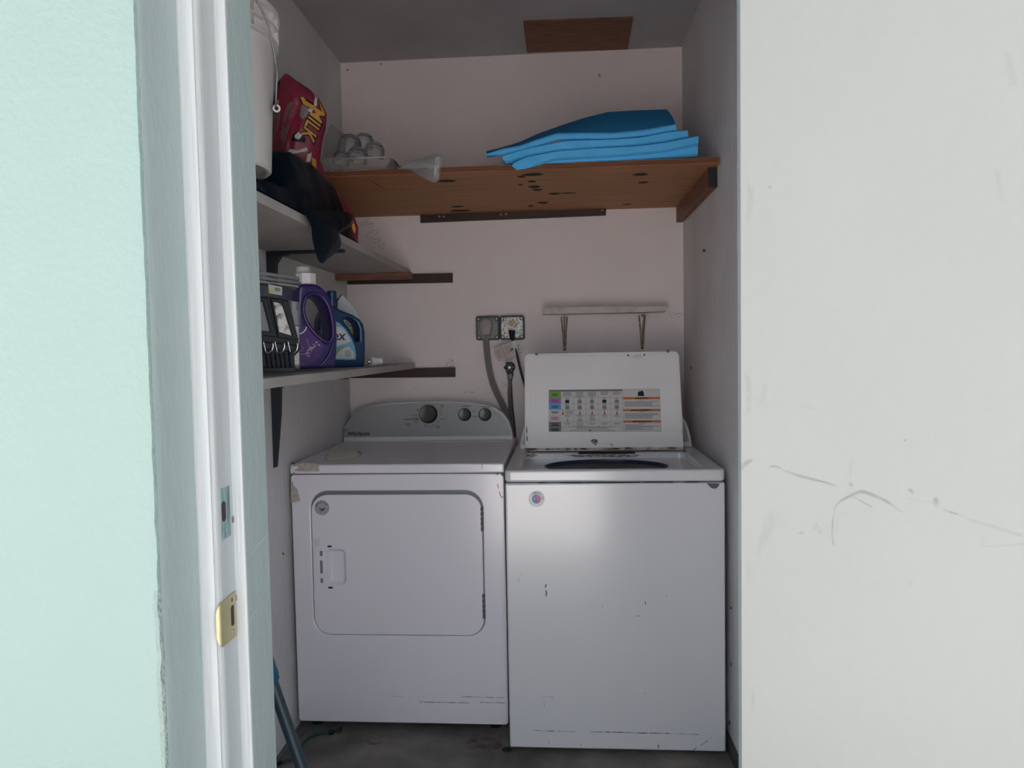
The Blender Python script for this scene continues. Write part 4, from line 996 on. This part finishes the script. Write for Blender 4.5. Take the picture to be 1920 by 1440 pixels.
def dens(pts, k=3):
    out = []
    for i in range(len(pts)):
        a, c = pts[i], pts[(i+1) % len(pts)]
        for j in range(k): out.append((a[0]+(c[0]-a[0])*j/k, a[1]+(c[1]-a[1])*j/k))
    return out
# black outlined yellow slanting letters down the right side
redpoly(dens([(569, 188), (577, 189), (600, 204), (597, 214), (572, 201)]), BLACK, 'stroke_outline', .0022)
redpoly(dens([(571, 190), (577, 190), (580, 196), (597, 206), (595, 213), (577, 204)], 2), YELLOW, 'letter_stroke', .0036)
def redtext(body, M_, bold, e, name):
    t = BM(); text_bm(t, body, 1, (0, 0, 0), (1, 0, 0), (0, 1, 0), (0, 0, 1), 0, bold, .1)
    bmesh.ops.triangulate(t, faces=t.faces[:]); bmesh.ops.subdivide_edges(t, edges=t.edges[:], cuts=2, use_grid_fill=True)
    for v in t.verts:
        x, y = v.co.x, v.co.y; v.co = onred(595-8.5*x+26*y, 203+27.5*x+16*y, e)
    part(name, t, M_, rbg, None)
redtext('MILK', BLACK, .07, .0028, 'letter_outline'); redtext('MILK', YELLOW, .015, .0042, 'lettering')
redpoly(dens([(596, 178), (601, 186), (610, 205), (611, 220), (606, 212), (602, 198)]), YELLOW, 'side_stripe', .003)
redpoly(dens([(594, 178), (597, 183), (599, 205), (594, 204)]), PRINTW, 'print_patch', .003)
redpoly(dens([(574, 205), (582, 208), (589, 214), (585, 226), (578, 234), (573, 228)]), GREYINK, 'print_patch', .003)
redpoly(dens([(586, 212), (594, 211), (592, 219), (587, 218)]), PRINTW, 'print_patch', .0038)
redpoly(dens([(563, 262), (570, 257), (583, 268), (582, 276), (567, 276), (560, 274)]), BLACK, 'print_patch', .003)
redpoly(dens([(566, 264), (572, 258), (578, 264), (573, 272), (566, 270)]), PRINTW, 'print_patch', .0038)
redpoly(dens([(558, 290), (570, 292), (584, 284), (586, 290), (572, 296), (552, 302), (549, 300)]), PRINTW, 'print_patch', .003)
redpoly(dens([(585, 297), (591, 292), (590, 310), (584, 312)]), PRINTW, 'print_patch', .003)
redpoly(dens([(591, 300), (597, 303), (600, 322), (594, 318)]), YELLOW, 'side_stripe', .003)
redpoly(dens([(668, 412), (672, 420), (672, 436), (667, 440), (664, 425)]), YELLOW, 'side_stripe', .003)
redpoly(dens([(523, 192), (530, 194), (531, 202), (524, 206)]), YELLOW, 'side_stripe', .003)
redpoly(dens([(510, 205), (522, 200), (535, 215), (532, 250), (518, 285), (509, 290)]), REDGREY, 'dust_patch', .0028)
redpoly(dens([(548, 205), (560, 200), (556, 245), (548, 290), (538, 285), (540, 240)]), REDGREY, 'dust_patch', .0028)
redpoly(dens([(515, 160), (531, 148), (526, 175), (521, 200), (514, 198)]), BLACK, 'open_fold', .0028)

# black bin bag draped on the shelf in front of the sack
bb = thing('bin_bag', 'crumpled black bin bag draped over the upper left shelf, one end hanging down', 'bag', (-.78, 1.85, ZS))
def hmound(x, y):
    tx = (x-XL)/(-.668-XL); ty = (y-1.44)/(2.32-1.44)
    edge = max(0, min(1, (1-tx)/.16))**.5
    h = .135*edge*min(1, max(0, (y-1.62)/.22))+.045*edge
    if y < 1.78: h = min(h, .050+max(0, y-1.74)*1.2)
    h *= min(1, max(.0, (2.32-y)/.10))**.6 * min(1, max(0, (y-1.43)/.05))**.5
    h += (.018*noise.noise((x*9, y*7, 0))+.010*noise.noise((x*22, y*16, 3)))*edge*(0.35 if y < 1.78 else 1)
    return max(.0015, h)
b = BM()
def mound(u, v):
    x = XL+.003+(-.662-XL)*u; y = 1.43+(2.32-1.43)*v
    return Vector((x+.006*noise.noise((y*14, u*5, 8))*u, y, ZS+hmound(x, y)))
surf(b, mound, 34, 70)
V0 = [v for v in b.verts]
bot = surf(b, lambda u, v: Vector((XL+.003+(-.662-XL)*u, 1.43+.89*v, ZS+.0004)), 2, 2)
part('heap', b, BINBAG, bb, 70)
# hanging end: folded film over the shelf edge
out = [(560, 396), (600, 396), (635, 396), (654, 404), (655, 414), (648, 424), (636, 432), (628, 441), (631, 456), (627, 470), (612, 482), (597, 494), (588, 487), (582, 470), (577, 448), (575, 425), (566, 408)]
O = [atX(x, y, -.655) for x, y in out]
c0 = sum((p for p in O), Vector())/len(O)
b = BM(); DN = []
den = smoothpath(O+[O[0]], 3)[:-1]
for side in (0, 1):
    rings = []
    for s in (1, .8, .6, .4, .2):
        ring = []
        for i, p in enumerate(den):
            q_ = c0+(p-c0)*s; d = (1-s*s)*(.022 if side else -.012); d += .009*noise.noise((q_.y*26, q_.z*26, side*5))*(1-s**3)*(1 if side else .2); ring.append(b.verts.new(q_+Vector((.012+d, 0, 0))))
        rings.append(ring)
    ctr = b.verts.new(c0+Vector((.012+(.022 if side else -.012), 0, 0))); n = len(den)
    for A, B_ in zip(rings, rings[1:]):
        for k in range(n): b.faces.new([A[k], A[(k+1) % n], B_[(k+1) % n], B_[k]])
    for k in range(n): b.faces.new([rings[-1][k], rings[-1][(k+1) % n], ctr])
bmesh.ops.remove_doubles(b, verts=b.verts[:], dist=.0003)
part('hanging_end', b, BINBAG, bb, 70)

# clear plastic packaging on the plywood
tr = thing('clear_tray', 'clear plastic clamshell tray with egg-cup domes beside the red sack', 'tray', (-.68, 2.5, PZ1))
Yt = 2.50; tx0, tx1 = atY(608, 300, Yt).x, atY(734, 300, Yt).x; Zt = PZ1+.001
b = BM()
def tray(u, v):
    a = abs(2*u-1)**6; c = abs(2*v-1)**6; e = max(a, c); x = tx0+(tx1-tx0)*u; z = .004+.052*e+.006*math.sin(u*22)*math.sin(v*9)*(1-e); return Vector((x, Yt-.02+.14*v, Zt+z))
surf(b, tray, 48, 16); part('tray_base', b, CLEAR, tr, 60)
b = BM(); tube(b, [Vector((tx0, Yt-.02, Zt+.057)), Vector((tx1-.01, Yt-.02, Zt+.057)), Vector((tx1+.012, Yt, Zt+.046)), Vector((tx1, Yt+.12, Zt+.057))], .0035, 6); part('tray_rim', b, CLEARG, tr, 60)
for px, py, r_, hh, Yd in ((657, 262, .040, .075, 2.57), (670, 284, .036, .045, 2.53), (702, 275, .036, .05, 2.57), (683, 258, .034, .075, 2.60), (640, 290, .03, .03, 2.54)):
    p = atY(px, py, Yd); b = BM()
    prof = [(r_*math.cos(R(a)), r_*1.0*math.sin(R(a))) for a in (0, 15, 30, 45, 60, 75, 90)]; lathe(b, [(r_, -.02)]+prof, p-Vector((0, 0, r_*.5)), (.25, -.1, 1), 24); d_ = part('dome_cup', b, CLEAR, tr, 60)
    for kk in (.45, .75):
        b = BM(); rr2 = r_*math.cos(math.asin(kk)); cc = p-Vector((0, 0, r_*.5)); ax = Vector((.25, -.1, 1)).normalized(); s_ = ax.orthogonal().normalized(); t_ = ax.cross(s_)
        tube(b, [cc+ax*(r_*kk+.001)+(s_*math.cos(q*.3927)+t_*math.sin(q*.3927))*rr2 for q in range(16)], .0016, 5, True); part('cup_ridge', b, CLEARG, d_, 60)
b = BM(); P = [atY(x, y, 2.60) for x, y in ((606, 288), (608, 262), (620, 232), (651, 256), (646, 290))]; prism(b, P, (0, .002, 0)); part('raised_flap', b, clear('smoky plastic', (.45, .43, .44), .35, .3), tr, None)
for k, (px, py) in enumerate(((665, 297), (667, 305), (660, 300))):
    b = BM(); lathe(b, [(0, .008), (.005, .007), (.007, .002), (.006, 0)], atY(px, py, 2.52), (.3, -1, .2), 10); part('foil_scrap', b, (IVORY, YELL, CHROME)[k], tr, 40)

pb = thing('clear_bag', 'crumpled clear plastic bag hanging over the front edge of the plywood shelf', 'bag', (-.42, 2.45, PZ1))
b = BM(); topc = [(742, 316), (765, 308), (782, 300), (800, 296), (818, 291), (830, 293)]; botc = [(742, 317), (770, 320), (786, 330), (800, 338), (815, 344), (824, 340)]
def bagf(side):
    def fn(u, v):
        a = atY(*interp(topc, u), 2.412); c = atY(*interp(botc, u), 2.412); p = a+(c-a)*v
        p.y -= side*(.022*math.sin(math.pi*v)*min(1, u*1.6)+.008*noise.noise((u*9, v*9, side))*math.sin(math.pi*v)); p.y -= .012
        return p
    return fn
surf(b, bagf(1), 24, 14); surf(b, bagf(-.4), 24, 14); bmesh.ops.remove_doubles(b, verts=b.verts[:], dist=.0005); part('film', b, CLEARG, pb, 40)
b = BM(); surf(b, lambda u, v: bagf(1.1)(.83+.15*u, .1+.8*v)+Vector((0, -.004*noise.noise((u*6, v*9, 0)), 0)), 6, 14); part('folded_end', b, clear('bright crumpled film', (.8, .8, .82), .6, .15), pb, 25)
# ================================================================== LOWER LEFT SHELF
ZL = 1.277
def facing(p0, ang):
    n = Vector((math.sin(R(ang)), -math.cos(R(ang)), 0)); p0 = Vector(p0)
    return n, (lambda px, py, e=0: hit(px, py, p0+n*e, n))
# purple jug
JN, jp = facing((-.70, 2.02, 0), 38)
pj = thing('detergent_jug', 'purple detergent jug with a big round handle and white cap', 'jug', (-.73, 2.05, ZL))
def clampz(P, z0, zmax=None):
    for p in P: p.z = max(p.z, z0)
    return P
outl = smoothpath(clampz([jp(*p) for p in ((556, 693), (555, 660), (555.5, 600), (557, 560), (559, 540), (566, 532), (590, 532), (603, 538), (616, 552), (625, 572), (631, 600), (633, 630), (632, 665), (628, 690))], ZL), 3)
hol = smoothpath([jp(*p) for p in ((573, 578), (577, 562), (588, 556), (602, 562), (613, 580), (619, 605), (620, 625), (615, 637), (604, 632), (590, 616), (578, 598), (573, 578))], 3)[:-1]
b = BM(); holed(b, outl, [hol], -JN*.085, .010, 3); part('body', b, PURPLE, pj, 60)
rim = smoothpath([jp(*p, .001) for p in ((568, 578), (573, 558), (586, 550), (604, 556), (617, 577), (623, 604), (624, 630), (617, 642), (604, 637), (587, 621), (573, 600), (568, 578))], 4)[:-1]
b = BM(); tube(b, rim, .0055, 8, True); part('handle_rim', b, PURPLE, pj, 60)
b = BM(); tube(b, smoothpath([jp(*p, .0005) for p in ((625, 640), (620, 660), (611, 675), (600, 686))], 5), [.002+.004*math.sin(k*.21) for k in range(16)], 8); part('moulded_ridge', b, PURPLE, pj, 60)
b = BM(); b.faces.new([b.verts.new(jp(*p, .0006)) for p in ((561, 618), (572, 610), (585, 625), (600, 640), (609, 648), (603, 665), (590, 680), (563, 682))]); lb_ = part('label', b, PURPLEL, pj, None)
b = BM()
for i in range(26):
    t = i/26; x = 597-24*t+random.uniform(-5, 5); y = 642+24*t+random.uniform(-5, 4); r_ = random.uniform(.8, 1.9)
    b.faces.new([b.verts.new(jp(x+r_*math.cos(k*1.047+i), y+r_*math.sin(k*1.047+i), .0012)) for k in range(6)])
for pts in (((577, 668), (585, 655), (596, 640)), ((574, 664), (580, 652), (576, 636))): ribbon(b, [jp(*p, .0011) for p in pts], .0012, JN)
part('flower_print', b, FLOWER, lb_, None)
b = BM()
for x0, x1, y in ((562, 570, 652), (562, 568, 658), (562, 574, 664)): ribbon(b, [jp(x0, y, .0011), jp(x1, y-.5, .0011)], .0012, JN)
part('small_print', b, FLOWER, lb_, None)
cc = jp(573.5, 532, -.042)
b = BM(); lathe(b, [(.024, -.012), (.030, -.006), (.030, .028), (.026, .031), (.020, .031)], cc, n=8); cp = part('cap', b, CAPW, pj, 20)
b = BM(); lathe(b, [(.021, .031), (.021, .046), (.018, .050), (0, .050)], cc+Vector((-.012, .012, 0)), n=24); part('cap_top', b, CAPW, cp, 40)
# blue jug
BN, bp = facing((-.735, 2.46, 0), 34)
bj = thing('detergent_jug', 'dark blue detergent jug with a triangular handle and white label', 'jug', (-.75, 2.48, ZL))
outl = clampz([bp(*p) for p in ((600, 692), (598, 640), (599, 600), (604, 585), (611, 578), (613, 574), (633, 574), (635, 579), (644, 583), (662, 590), (675, 598), (682, 608), (685, 622), (685.5, 650), (685.5, 680), (683, 690))], ZL)
hol = [bp(*p) for p in ((645, 598), (651, 596), (661, 599), (669, 606), (673, 617), (674, 639), (669, 640), (662, 627), (653, 612), (646, 603))]
b = BM(); holed(b, outl, [hol], -BN*.08, .009, 3); part('body', b, BLUEJ, bj, 60)
nc = bp(622.5, 574, -.04)
b = BM(); lathe(b, [(.019, -.004), (.019, .028), (.0175, .030), (.0175, .050), (.015, .053), (0, .053)], nc, n=24); nk = part('cap', b, BLUEJ, bj, 30)
b = BM(); 
for k in range(18):
    a = k*math.pi/9; p = nc+Vector((.0192*math.cos(a), .0192*math.sin(a), 0)); tube(b, [p, p+Vector((0, 0, .028))], .0012, 5)
part('grip_ribs', b, BLUEJ, nk, 40)
b = BM(); b.faces.new([b.verts.new(bp(*p, .0006)) for p in ((626, 603), (634, 604), (648, 617), (659, 634), (665, 650), (668, 666), (667, 674), (652, 675), (626, 674))]); bl = part('label', b, BLUEL, bj, None)
b = BM(); b.faces.new([b.verts.new(bp(*p, .0010)) for p in ((627, 612), (640, 614), (650, 625), (658, 640), (630, 650), (627, 650))]); part('label_panel', b, LABELW, bl, None)
b = BM(); b.faces.new([b.verts.new(bp(*p, .0010)) for p in ((628, 672), (634, 660), (646, 652), (655, 650), (664, 662), (665, 672), (648, 672))]); part('label_panel', b, LABELW, bl, None)
b = BM(); b.faces.new([b.verts.new(bp(*p, .0013)) for p in ((628, 660), (640, 650), (646, 650), (634, 661), (629, 668))]); part('label_swoosh', b, GREENL, bl, None)
b = BM()
for k in range(7): ribbon(b, [bp(648+k*1.5, 656, .0014), bp(648.6+k*1.5, 669, .0014)], .0012, BN)
part('barcode', b, GREYINK, bl, None)
b = BM(); WU = Vector((math.cos(R(34)), math.sin(R(34)), 0)); text_bm(b, 'Purex', .047, bp(647, 637.5, .0014), WU, Vector((0, 0, 1)), BN, .0001, .0008, .15, 0, 'RIGHT'); part('lettering', b, NAVY, bl, None)
# white carton behind the blue jug
CNN, cp_ = facing((-.78, 2.66, 0), 20)
ct = thing('white_carton', 'white carton with a yellow label behind the blue jug', 'carton', (-.78, 2.68, ZL))
b = BM(); prism(b, clampz([cp_(*p) for p in ((628, 690), (630, 570), (641, 551), (668, 580), (674, 600), (678, 690))], ZL), -CNN*.05, .002, 1); part('body', b, LABELW, ct, 30)
b = BM(); b.faces.new([b.verts.new(cp_(*p, .0005)) for p in ((655, 617), (676, 614), (677, 645), (656, 645))]); part('label', b, YELL, ct, None)
b = BM()
for pts in (((648, 603), (656, 611), (668, 613)), ((652, 598), (660, 606), (672, 608)), ((662, 630), (668, 628), (670, 636))): ribbon(b, [cp_(*p, .0008) for p in pts], .004, CNN)
part('label_stripe', b, GREYINK, ct, None)
b = BM(); ribbon(b, [cp_(*p, .0008) for p in ((631, 566), (641, 552))], .004, CNN); part('dark_edge', b, BLACK, ct, None)
# light bulb socket lying on the shelf
sk = thing('bulb_socket', 'white bulb socket with a chrome end lying beside the blue jug', 'socket', (-.70, 2.62, ZL))
ax = Vector((.62, .75, .02)).normalized(); c = Vector((-.700, 2.56, ZL+.0165))
b = BM(); lathe(b, [(.006, 0), (.0155, .001), (.0165, .006), (.0165, .022), (.012, .026), (.0135, .030), (.0135, .048), (.010, .052), (0, .052)], c, ax, 24); part('body', b, CAPW, sk, 40)
b = BM(); lathe(b, [(0, -.010), (.005, -.009), (.0095, -.003), (.0095, .004)], c, ax, 20); part('chrome_end', b, CHROME, sk, 40)

# black desk organiser with hooks
ON, op = facing((-.70, 1.67, 0), 30)
og = thing('key_organiser', 'black wall organiser with picture frames, key hooks and slats', 'organiser', (-.74, 1.70, ZL))
b = BM(); prism(b, clampz([op(*p) for p in ((480, 556), (505, 556), (540, 563), (559, 640), (563, 650), (560, 660), (552, 668), (553, 690), (546, 696), (480, 698))], ZL), -ON*.018, .002, 1); part('back_plate', b, BLACK, og, 30)
def frame(pts_o, pts_i, pic):
    b = BM(); holed(b, [op(*p, .0005) for p in pts_o], [[op(*p, .0005) for p in pts_i]], ON*.008, .0015, 1); f_ = part('picture_frame', b, BLACK, og, 30)
    b = BM(); b.faces.new([b.verts.new(op(*p, .0015)) for p in pts_i]); part('picture', b, pic, f_, None)
frame([(506, 559), (541, 566), (559, 638), (521, 633)], [(512, 566), (528, 569), (547, 630), (523, 623)], PICTURE)
frame([(470, 556), (500, 559), (519, 632), (480, 628)], [(474, 562), (492, 566), (506, 622), (480, 620)], GREYINK)
b = BM(); prism(b, [op(*p, .0005) for p in ((482, 640), (560, 648), (563, 652), (558, 660), (482, 654))], ON*.010, .002, 1); rl = part('hook_rail', b, BLACK, og, 30)
for hx in (494, 515.5, 540):
    b = BM(); pts = [(hx, 641, .011), (hx+2, 650, .012), (hx+5, 661, .014), (hx+9, 662, .022), (hx+15, 658, .028), (hx+18, 650, .03), (hx+17.5, 644, .03)]
    tube(b, smoothpath([op(*p) for p in pts], 4), .0016, 8); part('hook', b, CHROME, rl, 60)
for k in range(6):
    x = 497+k*8.5; b = BM(); prism(b, clampz([op(*p, .0005) for p in ((x, 662), (x+3, 662), (x+9, 690), (x+4.5, 690))], ZL), ON*.012, .0015, 1); part('slat', b, BLACK, og, 30)
b = BM(); prism(b, clampz([op(*p, .0005) for p in ((482, 689), (553, 688), (552, 697), (482, 698))], ZL), ON*.016, .0015, 1); part('bottom_rail', b, BLACK, og, 30)
# dark box with a price sticker behind the organiser, clear lids on top
bxN, bx = facing((-.74, 1.80, 0), 30)
dk = thing('dark_box', 'dark box with a white and yellow price sticker behind the organiser', 'box', (-.78, 1.83, ZL))
b = BM(); prism(b, clampz([bx(*p) for p in ((480, 695), (484, 533), (512, 533), (548, 542), (552, 690))], ZL), -bxN*.07, .004, 2); part('body', b, mat('dark blue box', (.02, .022, .045), .4), dk, 40)
b = BM(); b.faces.new([b.verts.new(bx(*p, .0006)) for p in ((503, 533), (529, 538), (529, 554), (504, 550))]); stk = part('price_sticker', b, CARTW, dk, None)
b = BM(); b.faces.new([b.verts.new(bx(*p, .0010)) for p in ((504, 541), (513, 542), (513, 551), (504, 549.5))]); part('yellow_patch', b, YELL, stk, None)
b = BM()
for k in range(6): ribbon(b, [bx(516+k*1.8, 539+k*.3, .0010), bx(516.2+k*1.8, 545.5+k*.3, .0010)], .0013, bxN)
part('barcode', b, DARKINK, stk, None)
for k, (y0, y1, dx) in enumerate(((508, 516, 0), (517, 524, 3), (525, 530, -2))):
    b = BM(); P = [bx(x+dx, y, .005) for x, y in ((484, y0), (535, y0+7), (561, y0+11), (563, y1+9), (535, y1+6), (484, y1))]; prism(b, P, -bxN*.08, .002, 1)
    solo('food_tray', b, CLEAR, ('topmost', 'middle', 'lowest')[k]+' of the flat clear plastic trays stacked on the dark box', 'tray', 30, 'clear trays on the dark box')
# clear blister pack between organiser and purple jug
bkN, bk2 = facing((-.705, 1.80, 0), 25)
bp_ = thing('blister_pack', 'clear blister pack with a printed card wedged beside the purple jug', 'package', (-.70, 1.82, ZL))
b = BM(); prism(b, clampz([bk2(*p) for p in ((540, 563), (561, 566), (563, 692), (546, 692))], ZL), -bkN*.02, .003, 2); part('shell', b, CLEAR, bp_, 40)
b = BM(); prism(b, clampz([bk2(*p, -.004) for p in ((545, 612), (560, 612), (561, 683), (548, 684))], ZL), -bkN*.001); cd_ = part('card', b, CARTW, bp_, None)
b = BM(); b.faces.new([b.verts.new(bk2(*p, -.0035)) for p in ((542, 580), (559, 582), (560, 609), (545, 609))]); part('card_top', b, CARTGR, bp_, None)
b = BM()
for y in (620, 626, 632, 640, 647, 655, 662, 669, 676): ribbon(b, [bk2(550, y, -.0036), bk2(558, y, -.0036)], .001, bkN)
part('small_print', b, GREYINK, cd_, None)
b = BM(); tube(b, smoothpath([bk2(*p, .012) for p in ((561, 626), (567, 624), (572, 619), (575, 613))], 4), .0015, 6); part('white_wire', b, CAPW, bp_, 60)

# ================================================================== BROOM AND BUNGEE
A, B_ = atY(514, 1290, 1.45), atY(566, 1440, 1.45); d = (B_-A).normalized(); foot = A+d*((A.z-.075)/-d.z); top = A+d*((A.z-1.243)/-d.z)
br = thing('broom', 'blue-grey broom handle leaning against the wall behind the door frame', 'broom', (foot.x, foot.y, 0))
b = BM(); tube(b, [top, A, B_, foot], .0125, 20); part('handle', b, BROOM, br, 50)
s0, s1 = atY(522, 1276, 1.45), atY(500, 1215, 1.45); s0 = A+d*((s0-A).dot(d)); s1 = s0-d*.16
b = BM(); tube(b, [s0+d*.002, s0-d*.004, s0-d*.02, s1, s1-d*.02], [.0125, .0175, .019, .019, .013], 20); part('grip_sleeve', b, BROOMB, br, 50)
b = BM(); box(b, foot.x-.14, foot.x+.14, foot.y-.02, foot.y+.02, .055, .085, .008); part('broom_head', b, BROOMB, br)
b = BM()
for k in range(40):
    for j in range(4): 
        x = foot.x-.13+.26*k/39; y = foot.y-.014+.0093*j; tube(b, [(x, y, .058), (x+random.uniform(-.006, .006), y+random.uniform(-.01, .01), .001)], .0022, 4)
bs = part('bristles', b, BROOM, br, None); bs['kind'] = 'stuff'
bg_ = thing('bungee_cord', 'dark teal bungee cord with wire hook on the floor before the dryer', 'cord', (-.75, 2.2, 0))
b = BM(); P = smoothpath([atZ(x, y, .006) for x, y in ((500, 1438), (522, 1432), (534, 1426), (548, 1421), (562, 1405), (572, 1389), (586, 1379), (604, 1374), (619, 1373.5))], 6); tube(b, P, .0042, 8); part('cord', b, TEALCORD, bg_, 60)
b = BM(); tube(b, [atZ(*p, .008) for p in ((616, 1373.5), (621, 1373), (627, 1371.5))], [.006, .009, .006], 10); part('hook_sleeve', b, BLACK, bg_, 60)
b = BM(); tube(b, smoothpath([atZ(x, y, z) for x, y, z in ((626, 1371.5, .008), (633, 1367, .012), (639, 1364, .016), (641, 1366, .014), (639, 1370.5, .01), (632, 1372.5, .006))], 5), .0022, 8); part('wire_hook', b, BLACK, bg_, 60)
b = BM(); tube(b, [atZ(*p, .007) for p in ((518, 1433), (524, 1431), (529, 1428.5))], [.005, .0075, .005], 10); part('hook_sleeve', b, BLACK, bg_, 60)
b = BM(); ribbon(b, smoothpath([atZ(x, y, .002) for x, y in ((524, 1425), (545, 1402), (557, 1390), (568, 1376))], 4), .0025, (0, 0, 1)); solo('dirt_thread', b, BLACK, 'thin dark thread lying on the floor beside the broom handle', 'thread', None)
